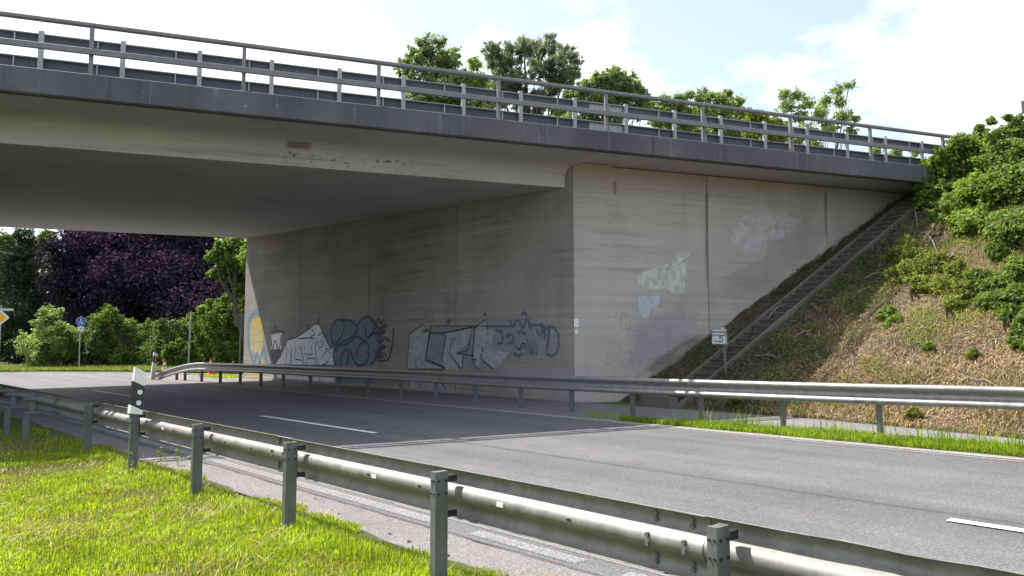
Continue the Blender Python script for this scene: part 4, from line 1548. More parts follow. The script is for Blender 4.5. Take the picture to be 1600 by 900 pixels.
# ------------------------------------------------------------------ stairs up the embankment
stt = thing('staircase', 'narrow dark concrete stairs with pale curbs climbing the embankment beside the wing wall', 'stairs', (ST0.x, ST0.y, 0.23))
RISE, RUN = 0.160, 0.2624
HW = 0.33
NST = 37
sm = MB()   # local: x up the stairs, y across; origin at the front foot of the step
sm.box((0, -HW, -0.30), (RUN + 0.02, HW, RISE - 0.032))
sm.box((0.001, -HW - 0.002, RISE - 0.03), (RUN + 0.018, HW + 0.002, RISE), 0)
sm.box((-0.014, -HW - 0.002, RISE - 0.024), (-0.001, HW + 0.002, RISE + 0.001), 1)
ang = math.atan2(STD.y, STD.x)
so_ = None
zb0 = 0.14
tops = []
for k in range(NST):
    c = ST0 + STD * (0.02 + RUN * k)
    zb = zb0 + RISE * k
    tops.append((c, zb))
    if zb > 5.85:
        break
    if so_ is None:
        so_ = sm.build('step', [M['step'], M['curb']], stt, world=False)
        so_.location = Vector((c.x, c.y, zb)) - ORG[stt.name]
        so_.rotation_euler = (0, 0, ang)
    else:
        inst(so_, stt, (c.x, c.y, zb), ang)
for sgn in (-1, 1):
    b = MB()

    def sec(i):
        k = (-0.6, 35.6)[i]
        c = ST0 + STD * (0.02 + RUN * k) + STN * sgn * (HW + 0.045)
        z = zb0 + RISE * k + 0.185
        return [c + STN * 0.03 + Vector((0, 0, z)), c - STN * 0.03 + Vector((0, 0, z)), c - STN * 0.03 + Vector((0, 0, z - 0.5)), c + STN * 0.03 + Vector((0, 0, z - 0.5))]
    b.extrude(sec, 2)
    b.build('curb', M['curb'], stt)
b = MB().obox(ST0 - STD * 0.28 + Vector((0, 0, 0.29)), STD * 0.10, STN * 0.52, Vector((0, 0, 0.16)))
b.build('foot_block', M['curb'], stt)

# small notice on a leaning post at the stairs
p = onhill(1134, 590)
t = thing('notice_sign', 'small square white notice on a leaning post at the foot of the stairs', 'sign', p)
t.rotation_euler = (0, 0, facing(p) + 0.12)
dp = (Vector(p) - Vector((0, 0, EYE))).dot(FW)
px = dp / F
top = (590 - 526) * px
MB().tube([(0.03, 0.02, -0.25), (-0.045, 0.02, top + 0.16)], 0.032, 8).build('post', M['post'], t, world=False, smooth=True)
MB().tube([(-0.05, 0.02, top + 0.15), (-0.05, 0.02, top + 0.20)], 0.036, 8).build('pole_cap', M['white'], t, world=False)
hw, hh = 11.8 * px, 12.2 * px
zc = top
MB().box((-0.12 - hw, -0.03, zc - hh), (-0.12 + hw, -0.012, zc + hh)).build('board', M['signface'], t, world=False)
fr = MB()
for (a, b2, c, d) in ((-1, -1, 1, -0.93), (-1, 0.93, 1, 1), (-1, -0.93, -0.95, 0.93), (0.95, -0.93, 1, 0.93)):
    fr.box((-0.12 + a * hw, -0.036, zc + b2 * hh), (-0.12 + c * hw, -0.031, zc + d * hh))
fr.build('board_frame', M['post'], t, world=False)
MB().box((-0.12 + 0.80 * hw, -0.0345, zc - 0.9 * hh), (-0.12 + 0.86 * hw, -0.0305, zc + 0.9 * hh)).build('dark_edge', M['ink'], t, world=False)
MB().tube([(-0.20, 0.0, zc - hh), (-0.10, 0.02, zc - hh - 0.14)], 0.012, 6).build('brace', M['post'], t, world=False)


def text_part(txt, size, loc, parent, m):
    cu = bpy.data.curves.new('lettering', 'FONT')
    cu.body = txt
    cu.size = size
    cu.align_x = 'CENTER'
    cu.align_y = 'CENTER'
    cu.offset = 0.002
    o = bpy.data.objects.new('lettering', cu)
    COL.objects.link(o)
    dg = bpy.context.evaluated_depsgraph_get()
    me = bpy.data.meshes.new_from_object(o.evaluated_get(dg))
    bpy.data.objects.remove(o)
    me.materials.clear()
    me.materials.append(m)
    o = bpy.data.objects.new('lettering', me)
    COL.objects.link(o)
    o.parent = parent
    o.location = loc
    o.rotation_euler = (math.pi / 2, 0, 0)
    ORG[o.name] = Vector((0, 0, 0))
    return o


for txt, s_, dz in (('Benutzung', 0.085, 0.62), ('auf eigene', 0.08, 0.18), ('\u21b0', 0.09, -0.22), ('Gefahr', 0.07, -0.62)):
    if txt == '\u21b0':
        ar = MB()
        z = zc + dz * hh
        ar.add([(-0.12 + x, -0.0335, z + y) for x, y in ((0.05, -0.05), (0.065, -0.05), (0.065, 0.015), (0.015, 0.015), (0.015, 0.035), (-0.02, 0.008), (0.015, -0.02), (0.015, 0.0), (0.05, 0.0))], [tuple(range(9))])
        ar.build('arrow', M['ink'], t, world=False)
    else:
        text_part(txt, s_, (-0.14, -0.0335, zc + dz * hh), t, M['ink'])

# ------------------------------------------------------------------ trees and shrubs
def px_blobs(lst, depth, spread=0.5):
    out = []
    for i, (u, v, r) in enumerate(lst):
        rm = r * depth / F
        d = depth + (random.uniform(-1, 1) * spread * rm * 1.6)
        out.append((tuple(at(u, v, d)), rm))
    return out


HED = 'hedge shrubs behind the far junction'


def tree(name, label, cat, base, blobs, n, size, m, bark=None, tr=0.22, k=14, tight=0.3, group=None, aspect=0.55, shell=(0.5, 1.0), limbs=True, boughs=True, crown='crown', upward=0.35, align=0.0):
    base = Vector(base)
    t = thing(name, label, cat, base, group)
    if group == HED:
        fr_ = []
        for (c, r, *_r) in blobs:
            for _i in range(5):
                a_ = random.uniform(0, 6.283)
                e_ = random.uniform(0.1, 1.4)
                rr_ = r * random.uniform(0.85, 1.25)
                fr_.append(((c[0] + rr_ * math.cos(a_) * math.cos(e_), c[1] + rr_ * math.sin(a_) * math.cos(e_), c[2] + rr_ * math.sin(e_)), r * random.uniform(0.18, 0.42)))
        blobs = blobs + fr_
    P, Nn = clump_points(blobs, n, k, tight, shell)
    leaf_mesh(crown, P, size, m, t, aspect=aspect, nrm=Nn, upward=upward, align=align)
    if limbs:
        cs = [Vector(b_[0]) for b_ in blobs]
        top = max(cs, key=lambda c: c.z)
        cen = sum(cs, Vector()) / len(cs)
        low = min(c.z for c in cs)
        b = MB()
        fork = Vector((cen.x, cen.y, base.z + (cen.z - base.z) * 0.55))
        mid = base.lerp(fork, 0.5) + Vector((random.uniform(-1, 1), random.uniform(-1, 1), 0)) * tr * 0.6
        b.tube([base - Vector((0, 0, 0.3)), base + Vector((0, 0, 0.3)), mid, fork, fork.lerp(top, 0.5), top], [tr * 1.45, tr * 1.1, tr * 0.9, tr * 0.72, tr * 0.4, tr * 0.1], 9)
        o = b.build('trunk', bark or M['bark'], t, smooth=True)
        b = MB()
        for c, (_, r) in (zip(cs, blobs) if boughs else list(zip(cs, blobs))[:3]):
            a = fork.lerp(top, random.uniform(0, 0.35))
            j = a.lerp(c, 0.55) + Vector((random.uniform(-.3, .3), random.uniform(-.3, .3), -0.15 * (c - a).length)) * 0.6
            b.tube([a, j, c], [tr * 0.36, tr * 0.22, tr * 0.08], 6)
            for _q in range(4):
                dd = Vector(tuple(unit(1)[0]))
                b.tube([c, c + dd * r * 0.4 + Vector((0, 0, 0.05 * r)), c + dd * r * 0.85], [tr * 0.09, tr * 0.055, tr * 0.02], 4)
        b.build('limbs', bark or M['bark'], t, smooth=True)
    return t


def gp(u, depth, z=0.2):
    q = at(u, 541, depth)
    return (q.x, q.y, z)


tree('broadleaf_tree', 'mid green broadleaf tree left of the pine, rising behind the overpass railing', 'tree', gp(690, 46),
     px_blobs([(675, 72, 22), (702, 92, 20), (650, 92, 20), (632, 108, 16), (690, 110, 30), (655, 128, 28), (722, 125, 22), (745, 128, 16), (700, 145, 34), (650, 160, 30), (735, 155, 24), (690, 185, 40), (740, 190, 30), (650, 205, 34)], 46), 30000, 0.20, M['leafH'], tr=0.3, tight=0.24)
tree('broadleaf_tree', 'pale low treetop showing in the gaps left of and behind the pine', 'tree', gp(770, 62),
     px_blobs([(742, 100, 12), (735, 128, 16), (760, 140, 18), (760, 165, 22), (890, 150, 14), (880, 172, 20), (780, 195, 22), (870, 200, 20), (820, 200, 22)], 62), 12000, 0.24, M['leafH2'], tr=0.2, tight=0.26)
tree('broadleaf_tree', 'long low hazy green treetop filling behind the railing posts at centre right', 'tree', gp(1110, 64),
     px_blobs([(1010, 172, 14), (1030, 186, 18), (1060, 178, 16), (1095, 180, 18), (1130, 182, 18), (1165, 190, 16), (1190, 200, 16), (1215, 206, 16), (1240, 214, 15), (1080, 205, 20), (1150, 212, 20), (1200, 228, 18), (1240, 234, 16), (1270, 230, 14)], 64), 22000, 0.24, M['leafH2'], tr=0.2, tight=0.26)
tree('pine_tree', 'grey green pine with open bristly crown, tallest behind the overpass railing', 'tree', gp(826, 50),
     px_blobs([(768, 80, 14), (790, 84, 15), (818, 72, 15), (835, 84, 17), (858, 72, 15), (880, 82, 15), (896, 92, 12), (775, 100, 13), (800, 104, 18), (845, 105, 18), (872, 106, 18), (895, 112, 12), (780, 128, 16), (810, 126, 14), (862, 130, 16), (885, 128, 13), (800, 150, 20), (850, 155, 20), (775, 160, 18), (825, 170, 20)], 50, 1.2), 15000, 0.44, M['needle'], M['barkpine'], tr=0.22, k=9, tight=0.26, aspect=0.10, shell=(0.5, 1.4), upward=0.0, align=2.2)
tree('broadleaf_tree', 'rounded dense green tree to the right of the pine behind the railing', 'tree', gp(955, 47),
     px_blobs([(962, 118, 16), (940, 126, 18), (985, 130, 18), (918, 138, 18), (955, 142, 28), (1000, 148, 14), (900, 158, 20), (930, 165, 28), (980, 165, 28), (1005, 175, 16), (950, 195, 34), (900, 195, 28)], 47), 26000, 0.19, M['leafH'], tr=0.26, tight=0.24)
tree('broadleaf_tree', 'low wide light green treetop behind the middle of the railing', 'tree', gp(1095, 50),
     px_blobs([(1012, 162, 12), (1025, 180, 16), (1035, 158, 13), (1060, 160, 15), (1078, 148, 8), (1136, 146, 8), (1098, 150, 13), (1120, 156, 16), (1148, 162, 14), (1045, 180, 18), (1085, 176, 20), (1125, 182, 20), (1160, 182, 16), (1060, 205, 24), (1110, 210, 24), (1150, 208, 20)], 50), 20000, 0.18, M['leafH2'], tr=0.22, tight=0.24)
tree('broadleaf_tree', 'yellowish low treetop just left of the airy robinia', 'tree', gp(1190, 47),
     px_blobs([(1178, 180, 11), (1192, 186, 10), (1210, 192, 12), (1222, 206, 14), (1178, 190, 13), (1200, 196, 14), (1180, 215, 18), (1210, 220, 16), (1195, 240, 20)], 47), 9000, 0.18, M['leafY'], tr=0.16)
tree('robinia_tree', 'airy pale green tree with loose sprays, rightmost behind the railing', 'tree', gp(1275, 50),
     px_blobs([(1225, 150, 11), (1245, 148, 10), (1262, 160, 12), (1232, 166, 12), (1290, 160, 11), (1308, 142, 9), (1326, 134, 8), (1312, 160, 11), (1282, 178, 13), (1318, 182, 12), (1336, 186, 8), (1250, 184, 12), (1296, 200, 14), (1262, 206, 14), (1225, 200, 12), (1330, 205, 9)], 50, 1.5), 9500, 0.18, M['leafH2'], tr=0.13, k=9, tight=0.40, shell=(0.3, 1.25), aspect=0.4)
tree('broadleaf_tree', 'small sparse treetop low at the right end of the railing', 'tree', gp(1400, 52),
     px_blobs([(1370, 235, 9), (1400, 240, 10), (1430, 236, 9), (1385, 250, 11), (1415, 255, 11)], 52), 2500, 0.18, M['leafH2'], tr=0.1, k=8)

# seen under the deck at the left
wl_ = [((x, y, z), r) for x, y, z, r in [(float(a_), 92 - 0.35 * float(a_) + random.uniform(-3, 3), zz_, 3.6) for a_ in np.linspace(-14, 46, 22) for zz_ in (1.5, 5.0, 8.5)]]
P, Nn = clump_points(wl_, 60000, 14, 0.34, (0.3, 1.0))
leaf_mesh('woodland', P, 0.6, M['leafD'], None, 'stuff', nrm=Nn)
tree('conifer_tree', 'dark slender conifer at the left edge under the deck', 'tree', gp(28, 62),
     px_blobs([(38, 366, 16), (30, 385, 22), (48, 400, 22), (20, 410, 26), (40, 430, 30), (12, 450, 30), (50, 465, 30), (25, 490, 36), (52, 515, 32), (8, 530, 36), (40, 550, 30)], 62), 34000, 0.30, M['conifer'], tr=0.35, k=18, tight=0.3, aspect=0.22)
tree('broadleaf_tree', 'pale green broadleaf tree behind the dark conifer at the left', 'tree', gp(-5, 70),
     px_blobs([(-4, 390, 22), (8, 420, 20), (-10, 450, 30), (65, 380, 16), (75, 372, 14), (5, 375, 14)], 70), 12000, 0.30, M['leafB'], tr=0.3)
tree('copper_beech', 'large dark purple copper beech filling the view under the deck', 'tree', gp(225, 60),
     px_blobs([(110, 390, 34), (140, 370, 36), (100, 430, 36), (150, 420, 44), (190, 380, 44), (200, 440, 52), (130, 475, 44), (240, 390, 52), (270, 440, 58), (300, 390, 56), (340, 430, 56), (180, 500, 50), (240, 500, 58), (310, 490, 62), (360, 480, 50), (200, 330, 56), (280, 330, 60), (350, 360, 50), (120, 510, 36), (90, 480, 26), (390, 420, 50), (370, 530, 50), (300, 545, 50), (230, 545, 50)], 60, 1.3), 190000, 0.23, M['copper'], tr=0.5, k=22, tight=0.32, shell=(0.3, 1.0), boughs=False)
tree('broadleaf_tree', 'bright green tree reaching in beside the far end of the abutment', 'tree', gp(400, 44),
     px_blobs([(350, 385, 14), (368, 380, 14), (335, 402, 13), (360, 405, 18), (380, 400, 18), (345, 424, 14), (368, 428, 16), (385, 430, 18), (400, 400, 26), (400, 445, 26), (376, 452, 12)], 44, 0.9), 9500, 0.26, M['leafB'], tr=0.2, k=10, tight=0.36)
tree('hedge_shrub', 'pale leaved shrub at the left end of the hedge behind the junction', 'shrub', gp(62, 49, 0.15),
     px_blobs([(74, 486, 8), (84, 494, 10), (80, 500, 16), (70, 518, 18), (55, 540, 22), (85, 545, 24), (60, 560, 18), (100, 530, 22), (95, 562, 20)], 49), 17000, 0.15, M['leafH2'], tr=0.06, group=HED)
tree('hedge_shrub', 'rounded green shrub directly behind the blue sign', 'shrub', gp(130, 49, 0.15),
     px_blobs([(150, 515, 18), (125, 530, 20), (160, 538, 26), (130, 555, 24), (175, 560, 22), (150, 562, 20)], 49), 17000, 0.15, M['leafA'], tr=0.06, group=HED)
tree('hedge_shrub', 'dusty grey green shrub rising in the middle of the hedge', 'shrub', gp(190, 48, 0.2),
     px_blobs([(166, 484, 7), (176, 490, 8), (156, 500, 9), (232, 510, 9), (168, 495, 14), (180, 512, 18), (200, 530, 24), (225, 528, 22), (210, 556, 26), (240, 556, 20), (190, 562, 18)], 48), 18000, 0.14, M['leafB'], tr=0.06, group=HED)
tree('hedge_shrub', 'dark green shrub in the hedge left of the slim pole', 'shrub', gp(262, 46, 0.25),
     px_blobs([(262, 520, 22), (250, 545, 22), (285, 525, 24), (275, 552, 24), (300, 545, 20)], 46), 15000, 0.14, M['leafA'], tr=0.06, group=HED)
tree('hedge_shrub', 'tall bright topped shrub between the slim pole and the abutment', 'shrub', gp(345, 45, 0.3),
     px_blobs([(328, 478, 8), (350, 474, 9), (372, 480, 9), (335, 488, 18), (355, 486, 18), (320, 510, 22), (345, 515, 28), (370, 505, 24), (325, 545, 26), (360, 545, 28), (385, 530, 24), (380, 560, 20)], 45), 24000, 0.15, M['leafB'], tr=0.07, group=HED)
tree('hedge_shrub', 'long dark lower hedge growing through the shrubs behind the junction', 'shrub', gp(215, 51, 0.2),
     px_blobs([(u_, 545 + 6 * math.sin(u_), 17) for u_ in range(50, 395, 22)] + [(u_ + 9, 522 + 8 * math.sin(u_ * 0.7), 13) for u_ in range(80, 380, 30)], 51), 26000, 0.16, M['leafA'], tr=0.05, group=HED)
tree('hedge_shrub', 'low light green shrub in front of the hedge beside the slim pole', 'shrub', gp(278, 42, 0.25),
     px_blobs([(262, 552, 10), (280, 545, 12), (296, 548, 12), (270, 560, 12), (290, 562, 13), (306, 562, 10)], 42), 5000, 0.16, M['leafB'], tr=0.04, group=HED)

# shrubs on the embankment to the right
def hb(u, v):
    q = onhill(u, v)
    return (q.x, q.y, q.z - 0.05)


def hill_blobs(lst, dmax):
    out = []
    for (u, v, r) in lst:
        q = onhill(u, v + r * 0.35)
        dd = (q - Vector((0, 0, EYE))).dot(FW)
        d = min(dmax, dd) if dd < 50 else dmax
        rm = r * d / F
        out.append((tuple(at(u, v, d - 0.35 * rm + random.uniform(-0.3, 0.3) * rm)), rm))
    return out


tree('embankment_shrub', 'big leafy green shrub at the top of the stairs', 'shrub', hb(1490, 420),
     hill_blobs([(1440, 285, 18), (1455, 265, 20), (1475, 245, 20), (1500, 225, 18), (1500, 265, 28), (1465, 300, 28), (1530, 215, 16), (1535, 250, 30), (1445, 315, 16), (1490, 330, 30), (1530, 300, 36), (1440, 260, 8), (1520, 350, 30)], 21.5), 34000, 0.095, M['leafS'], tr=0.045, k=14, tight=0.27)
tree('embankment_shrub', 'tall shrub at the right frame edge with upright shoots', 'shrub', hb(1580, 470),
     hill_blobs([(1560, 215, 16), (1585, 205, 18), (1575, 245, 32), (1600, 240, 26), (1615, 290, 44), (1570, 300, 40), (1565, 355, 30), (1600, 365, 40), (1560, 395, 18), (1598, 425, 26), (1630, 350, 44), (1548, 190, 7), (1575, 184, 7), (1592, 186, 7), (1530, 200, 7)], 19.5), 40000, 0.095, M['leafS2'], tr=0.05, k=15, tight=0.27)
tree('embankment_shrub', 'yellow green low shrub below the big shrub, near the stair curb', 'shrub', hb(1425, 470),
     hill_blobs([(1415, 385, 16), (1400, 400, 16), (1430, 400, 18), (1420, 425, 22), (1450, 420, 20), (1400, 430, 14), (1440, 445, 18)], 20.5), 11000, 0.065, M['leafY'], tr=0.025, k=12, tight=0.32)
tree('embankment_shrub', 'thin twiggy shrub in the middle of the slope', 'shrub', hb(1480, 500),
     hill_blobs([(1470, 410, 18), (1495, 430, 20), (1470, 450, 18), (1510, 455, 18), (1490, 475, 14)], 20.0), 9000, 0.065, M['leafY'], tr=0.025, k=11, tight=0.38)
tree('embankment_shrub', 'dark green shrub at the right edge above the bare slope', 'shrub', hb(1570, 520),
     hill_blobs([(1530, 440, 20), (1560, 450, 24), (1590, 465, 26), (1545, 470, 18), (1585, 492, 18), (1612, 500, 22)], 19.5), 17000, 0.075, M['leafS2'], tr=0.03, k=14, tight=0.3)
tree('embankment_shrub', 'small light green seedling shrub at the right edge of the slope', 'shrub', hb(1592, 545),
     hill_blobs([(1592, 520, 14), (1605, 500, 14), (1590, 535, 12), (1608, 540, 14)], 17.5), 3000, 0.085, M['leafB'], tr=0.02, k=8)
tree('embankment_shrub', 'round green weed clump halfway down the sunny slope', 'shrub', hb(1392, 520),
     hill_blobs([(1390, 484, 10), (1378, 495, 9), (1400, 498, 10), (1388, 508, 9)], 18.2), 1500, 0.06, M['leafS'], tr=0.012, k=8)
for (u, v, r, lb_) in ((1451, 548, 8, 'small green weed alone on the russet slope'), (1521, 560, 10, 'bright green weed low on the russet slope'), (1427, 655, 13, 'dark green weed at the slope foot beside the sidewalk'), (1150, 632, 14, 'low ivy clump at the slope foot beside the far rail')):
    q = onhill(u, v)
    dd = (q - Vector((0, 0, EYE))).dot(FW)
    tree('weed_plant', lb_, 'weed', (q.x, q.y, q.z - 0.03), px_blobs([(u, v - r, r * 0.7), (u - r * 0.6, v - r * 0.5, r * 0.6), (u + r * 0.6, v - r * 0.6, r * 0.6)], dd, 0.4), 500, 0.06, M['leafS'] if v < 600 else M['leafY'], tr=0.008, k=7, crown='leaves')

# ------------------------------------------------------------------ ground cover on the embankment
def scatter_hill(n, x0, x1, y0, y1, keep):
    x = rng.uniform(x0, x1, n)
    y = rng.uniform(y0, y1, n)
    q = y + SK * x
    al = (x - ST0.x) * STD.x + (y - ST0.y) * STD.y
    ac = (x - ST0.x) * STN.x + (y - ST0.y) * STN.y
    ok = (q < 18.2) & (x - 14.45 + 0.2 * np.clip(10.6 - y, -4, 8) > 0.02) & ~((np.abs(ac) < HW + 0.12) & (al > -0.3)) & keep(x, y, q, ac)
    x, y = x[ok], y[ok]
    z = hill_raw(x, y) + np.where(True, 0.05 * np.sin(3.1 * x + 1.7 * y) * np.sin(2.3 * y - x), 0) * np.clip(x - 13.9, 0, 1)
    return np.stack([x, y, z], 1)


def lump(x, y, a, b_, c):
    return np.sin(a * x + 1.3 * np.sin(b_ * y + c)) * np.sin(b_ * y + 1.1 * np.sin(a * x * 0.8 + c))


def blades(name, base, h, w, lean, m, kind='stuff', parent=None, fan=1.0):
    n = len(base)
    h = np.broadcast_to(np.asarray(h, float), (n,)) * rng.uniform(0.5, 1.35, n)
    a = rng.uniform(0, 2 * np.pi, n)
    dr = np.stack([np.cos(a), np.sin(a), np.zeros(n)], 1)
    sd = np.stack([-np.sin(a), np.cos(a), np.zeros(n)], 1)
    ln = (rng.uniform(0.05, 1, n) ** 1.3 * lean)[:, None]
    hh = h[:, None]
    up = np.array([0, 0, 1.0])
    ww_ = np.broadcast_to(np.asarray(w, float), (n,))[:, None] * 0.5
    c1 = base + up * hh * 0.55 + dr * hh * ln * 0.30
    c2 = base + up * hh * (1 - 0.30 * ln) + dr * hh * ln * 0.95
    V = np.empty((n, 5, 3))
    V[:, 0] = base - sd * ww_ - up * 0.02
    V[:, 1] = base + sd * ww_ - up * 0.02
    V[:, 2] = c1 + sd * ww_ * 0.8
    V[:, 3] = c1 - sd * ww_ * 0.8
    V[:, 4] = c2
    i = np.arange(n)[:, None] * 5
    T = np.concatenate([np.hstack([i, i + 1, i + 2]), np.hstack([i, i + 2, i + 3]), np.hstack([i + 3, i + 2, i + 4])])
    return raw_mesh(name, V.reshape(-1, 3), T, 3, m, parent, kind)


def straws(name, base, ln, w, m, tilt=0.35):
    """flat lying straws and twigs"""
    n = len(base)
    L = np.broadcast_to(np.asarray(ln, float), (n,)) * rng.uniform(0.4, 1.5, n)
    a = rng.uniform(0, 2 * np.pi, n)
    # lie along the slope, then tilt a little
    dx, dy = np.cos(a), np.sin(a)
    d = np.stack([dx, dy, dx * 0.55 + rng.normal(0, tilt, n)], 1)
    d /= np.linalg.norm(d, axis=1)[:, None]
    s_ = np.stack([-dy, dx, rng.normal(0, 0.3, n)], 1) * (np.broadcast_to(np.asarray(w, float), (n,)) * 0.5)[:, None]
    c = base + np.array([0, 0, 0.015]) + np.stack([np.zeros(n), np.zeros(n), rng.uniform(0, 0.05, n)], 1)
    V = np.empty((n, 4, 3))
    V[:, 0] = c - d * L[:, None] * 0.5
    V[:, 1] = c + s_
    V[:, 2] = c + d * L[:, None] * 0.5
    V[:, 3] = c - s_
    i = np.arange(n)[:, None] * 4
    T = np.concatenate([np.hstack([i, i + 1, i + 2]), np.hstack([i, i + 2, i + 3])])
    return raw_mesh(name, V.reshape(-1, 3), T, 3, m, None, 'stuff')


shade = lambda x, y, q, ac: (ac < 2.5 + 0.5 * np.sin(1.4 * x) + 0.3 * np.sin(4.1 * x))
sl_ = rng.uniform(0, 9.2, 1500)
sc_ = HW * (1 - 1.7 * rng.uniform(0, 1, 1500) ** 2.2) * rng.choice([-1, 1], 1500)
kk_ = np.floor(np.clip(sl_ - 0.02, 0, 99) / RUN)
P = np.stack([ST0.x + STD.x * sl_ + STN.x * sc_, ST0.y + STD.y * sl_ + STN.y * sc_, zb0 + RISE * (kk_ + 1) + 0.004], 1)
straws('stair_litter', P, 0.09, 0.02, M['mulch'], 0.1)
P = scatter_hill(60000, 13.8, 24, 4, 13.2, lambda x, y, q, ac: shade(x, y, q, ac))
straws('leaf_litter', P, 0.11, 0.022, M['mulch'])
P = scatter_hill(5000, 13.6, 24, 3, 11.5, lambda x, y, q, ac: (ac > 0.5) & (ac < 5))
straws('fallen_twigs', P, 0.42, 0.012, M['mulch'], 0.3)
P = scatter_hill(34000, 13.8, 24, 4, 13.2, lambda x, y, q, ac: shade(x, y, q, ac) & (lump(x, y, 1.6, 1.3, 0.5) > 0.05 - 0.25 * (ac > 0.4)))
leaf_mesh('ground_ivy', P + np.stack([np.zeros(len(P)), np.zeros(len(P)), rng.uniform(0.02, 0.10, len(P))], 1), 0.055, M['ivy'], None, 'stuff', 0.7, 0.9)
sun_zone = lambda x, y, q, ac: (ac > 1.6 + 0.5 * np.sin(1.4 * x) + 0.3 * np.sin(4.1 * x))
rus = lambda x, y: (x < 16.35 + 0.5 * np.sin(0.9 * y) + 0.35 * np.sin(2.9 * y)) & (y < 7.7 + 0.5 * np.sin(2.2 * x))
P = scatter_hill(70000, 12.9, 18, -4, 9.0, lambda x, y, q, ac: sun_zone(x, y, q, ac) & rus(x, y))
straws('russet_litter', P, 0.10, 0.013, M['russet'])
P = scatter_hill(110000, 12.9, 25, -4, 11, lambda x, y, q, ac: sun_zone(x, y, q, ac) & (lump(x, y, 2.3, 1.9, 0.7) + 0.5 * lump(x, y, 6.1, 5.3, 0.2) > -1.2) & (rng.uniform(0, 1, len(x)) < np.where(rus(x, y), 0.30, 1.0)))
straws('dry_straw', P, 0.13, 0.011, M['straw'], 0.6)
P = scatter_hill(60000, 12.95, 24, -2, 10.6, lambda x, y, q, ac: sun_zone(x, y, q, ac) & (lump(x, y, 1.1, 0.9, 2.0) + 0.5 * lump(x, y, 3.1, 2.7, 1.0) > np.where(rus(x, y), 0.75, -0.25)))
blades('slope_grass', P, 0.085, 0.014, 1.4, M['blade_dry'])
P = scatter_hill(120000, 12.95, 24, -2, 10.8, lambda x, y, q, ac: sun_zone(x, y, q, ac) & (lump(x, y, 1.0, 1.2, 4.0) + 0.6 * lump(x, y, 3.7, 2.9, 3.0) > np.where(rus(x, y), 0.7, -0.35)))
leaf_mesh('slope_weeds', P + np.stack([np.zeros(len(P)), np.zeros(len(P)), rng.uniform(0.0, 0.14, len(P))], 1), 0.05, M['leafY'], None, 'stuff', 0.5, 0.6)
P = scatter_hill(16000, 12.9, 14.6, -4, 8.6, lambda x, y, q, ac: (ac > 0.8) & (lump(x, y, 2.1, 1.7, 0.3) > -0.2))
blades('slope_grass', P, 0.10, 0.013, 1.3, M['straw'])
# a few fallen branches
tw = MB()
for (u, v, du, dv) in ((1300, 395, 24, -22), (1270, 520, -30, 16), (1430, 330, 4, 34), (1450, 370, 14, 30), (1330, 470, 30, -14), (1200, 500, 26, -18), (1500, 600, 30, 6), (1180, 560, 40, 8), (1350, 440, 26, -6), (1560, 610, -40, -6)):
    a_, c_ = onhill(u, v), onhill(u + du, v + dv)
    a_.z += 0.05
    c_.z += 0.12
    m_ = a_.lerp(c_, 0.5) + Vector((0, 0, 0.06))
    tw.tube([a_, m_, c_], [0.016, 0.013, 0.006], 5)
tag(tw.build('fallen_branches', M['twig']), kind='stuff')

# ------------------------------------------------------------------ grass
def verge_points(n, x0, x1, y0, y1, dens):
    x = rng.uniform(x0, x1, n)
    y = rng.uniform(y0, y1, n)
    ok = dens(x, y) > rng.uniform(0, 1, n)
    x, y = x[ok], y[ok]
    z = 0.012 + 0.025 * np.sin(1.7 * x + 0.6 * y) * np.cos(1.1 * y) * np.clip(3.2 - x, 0, 1)
    return np.stack([x, y, z], 1)


def in_view(x, y):
    th = np.arctan2(x, y) - YAW
    return (th > -0.66) & (th < 0.30) & (np.hypot(x, y) > 2.2)


edge_x = lambda y: 3.50 + 0.10 * np.sin(2.1 * y) + 0.09 * np.sin(5.3 * y + 1) + 0.05 * np.sin(11 * y)
bare = lambda x, y: np.clip(0.75 + 0.55 * lump(x, y, 1.25, 0.95, 1.0) + 0.45 * lump(x, y, 3.3, 2.6, 2.0) + 0.25 * lump(x, y, 8, 7, 0.0), 0.10, 1.0)


def dens(x, y):
    d = bare(x, y) * in_view(x, y) * (x < edge_x(y))
    far = np.clip(1.25 - np.hypot(x, y) / 16, 0.25, 1)
    d = d * far
    d *= np.where((y > 12.2 + 0.4 * np.sin(3 * x)) & (x > 0), 0.12, 1.0)
    return d


P = verge_points(720000, -1.5, 3.75, 1.6, 17, dens)
hgt = 0.026 + 0.036 * np.clip(bare(P[:, 0], P[:, 1]), 0, 1) + 0.06 * np.exp(-((P[:, 0] - 3.12) / 0.16) ** 2) * (rng.uniform(0, 1, len(P)) > 0.4)
blades('grass', P, hgt, 0.0052 + 0.0006 * np.hypot(P[:, 0], P[:, 1]), 1.0, M['blade'])
P = verge_points(90000, -1.5, 3.75, 1.6, 15, lambda x, y: (1.2 - bare(x, y)) * in_view(x, y) * (x < edge_x(y)) * 0.9)
blades('dry_grass', P, 0.07, 0.006, 1.6, M['blade_dry'])
P = verge_points(16000, -1.5, 3.7, 1.6, 12, lambda x, y: np.clip(lump(x, y, 1.4, 1.7, 0.4) + 0.45, 0, 1) * in_view(x, y) * (x < edge_x(y)))
straws('dry_stalks', P + np.array([0, 0, 0.03]), 0.16, 0.005, M['straw'], 0.25)
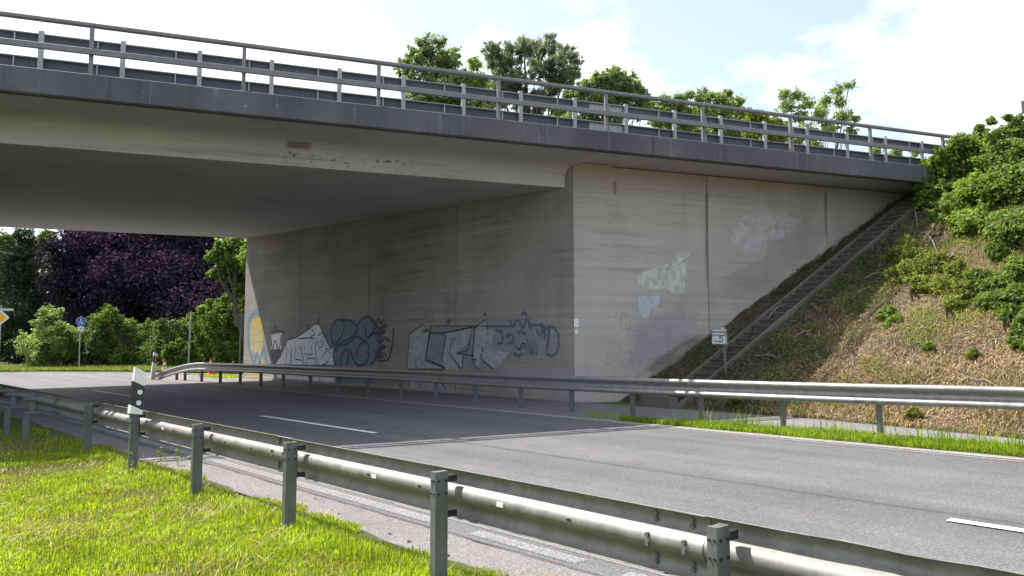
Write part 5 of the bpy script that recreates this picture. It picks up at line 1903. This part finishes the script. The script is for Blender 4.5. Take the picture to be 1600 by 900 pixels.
# strip between the road and the far sidewalk
x = rng.uniform(11.22, 12.1, 36000)
y = rng.uniform(-4, 9.6, 36000)
ex = 0.5 + 0.35 * np.sin(1.3 * y) * np.sin(0.7 * y + 1) + 0.2 * np.sin(4.7 * y)
ok = (x < 12.02 - 0.12 * np.sin(3 * y) - np.clip((y - 6.5) * 0.16, 0, 0.55)) & (x > 11.24 + 0.05 * np.sin(4 * y) + np.clip((y - 9) * 0.1, 0, 0.3)) & (rng.uniform(0, 1, len(x)) < np.clip(0.6 + 0.6 * ex, 0.25, 1))
x, y, ex = x[ok], y[ok], ex[ok]
P = np.stack([x, y, gza(x) + 0.012], 1)
tall = (rng.uniform(0, 1, len(P)) < 0.12 * np.clip(ex, 0, 1) * (x > 11.55))
blades('grass', P, np.where(tall, 0.27, 0.085), 0.013, 0.9, M['blade_green'])
x = np.concatenate([rng.uniform(11.3, 11.7, 200), rng.uniform(13.0, 13.7, 1600)])
y = np.concatenate([rng.uniform(9.6, 10.6, 200), rng.uniform(32.2, 35, 1600)])
P = np.stack([x, y, gza(x) + 0.01], 1)[rng.uniform(0, 1, 1800) < 0.5]
blades('grass', P, 0.11, 0.014, 1.0, M['blade'])
# verge before the far hedge
tt = rng.uniform(0, 1, 26000)
k = rng.uniform(0, 1, 26000) ** 1.5 * 0.6
ax = np.interp(tt, np.linspace(0, 1, 6), [v[0] for v in vl[2:]])
ay = np.interp(tt, np.linspace(0, 1, 6), [v[1] for v in vl[2:]])
bx = np.interp(tt, np.linspace(0, 1, 6), [v[0] for v in vr[2:]])
by = np.interp(tt, np.linspace(0, 1, 6), [v[1] for v in vr[2:]])
x, y = ax + (bx - ax) * k, ay + (by - ay) * k
P = np.stack([x, y, gza(x) + 0.03], 1)
blades('grass', P, 0.10 + 0.30 * k, 0.035, 1.0, M['blade_far'])

# single weeds on the near verge
def weed(x, y, h, label, m):
    t = thing('weed_plant', label, 'weed', (x, y, 0.01))
    b = MB().tube([(0, 0, -0.03), (0.01, 0.0, h * 0.5), (0.02, 0.01, h)], [0.005, 0.004, 0.002], 5)
    b.build('stem', M['leafB'], t, world=False)
    n = int(26 * h / 0.2)
    zz = rng.uniform(0.15, 1.02, n) * h
    a = rng.uniform(0, 2 * np.pi, n)
    r = 0.045 * (1.15 - zz / h) + 0.02
    pts = np.stack([x + np.cos(a) * r, y + np.sin(a) * r, 0.01 + zz], 1)
    leaf_mesh('leaves', pts, 0.05, m, t, aspect=0.45, upward=0.8)
    return t


def gpx(u, v):
    d = ray(u, v)
    q = Vector((0, 0, EYE)) + d * (-EYE / d.z)
    return q.x, q.y


weed(*gpx(200, 748), 0.30, 'pale leafy weed at the foot of the delineator post', M['leafC'])
weed(*gpx(250, 727), 0.22, 'leafy weed at the asphalt edge right of the delineator post', M['leafC'])
weed(*gpx(277, 729), 0.22, 'leafy weed at the asphalt edge, nearer to the next rail post', M['leafC'])
weed(*gpx(12, 742), 0.28, 'thin weed standing in the shaded grass at the left edge', M['leafC'])
# loose bits on the verge edge
crumbs = MB()
for (u, v) in ((500, 786), (507, 789), (494, 783), (470, 800), (520, 800), (640, 850), (560, 812), (480, 792), (530, 806), (610, 838), (700, 872)):
    x, y = gpx(u, v)
    r = random.uniform(0.006, 0.016)
    crumbs.obox((x, y, r * 0.6 + 0.006), (r, r * 0.3, 0), (-r * 0.25, r * 0.8, 0.004), (0, 0.003, r * 0.6))
tag(crumbs.build('gravel', M['tar']), kind='stuff')
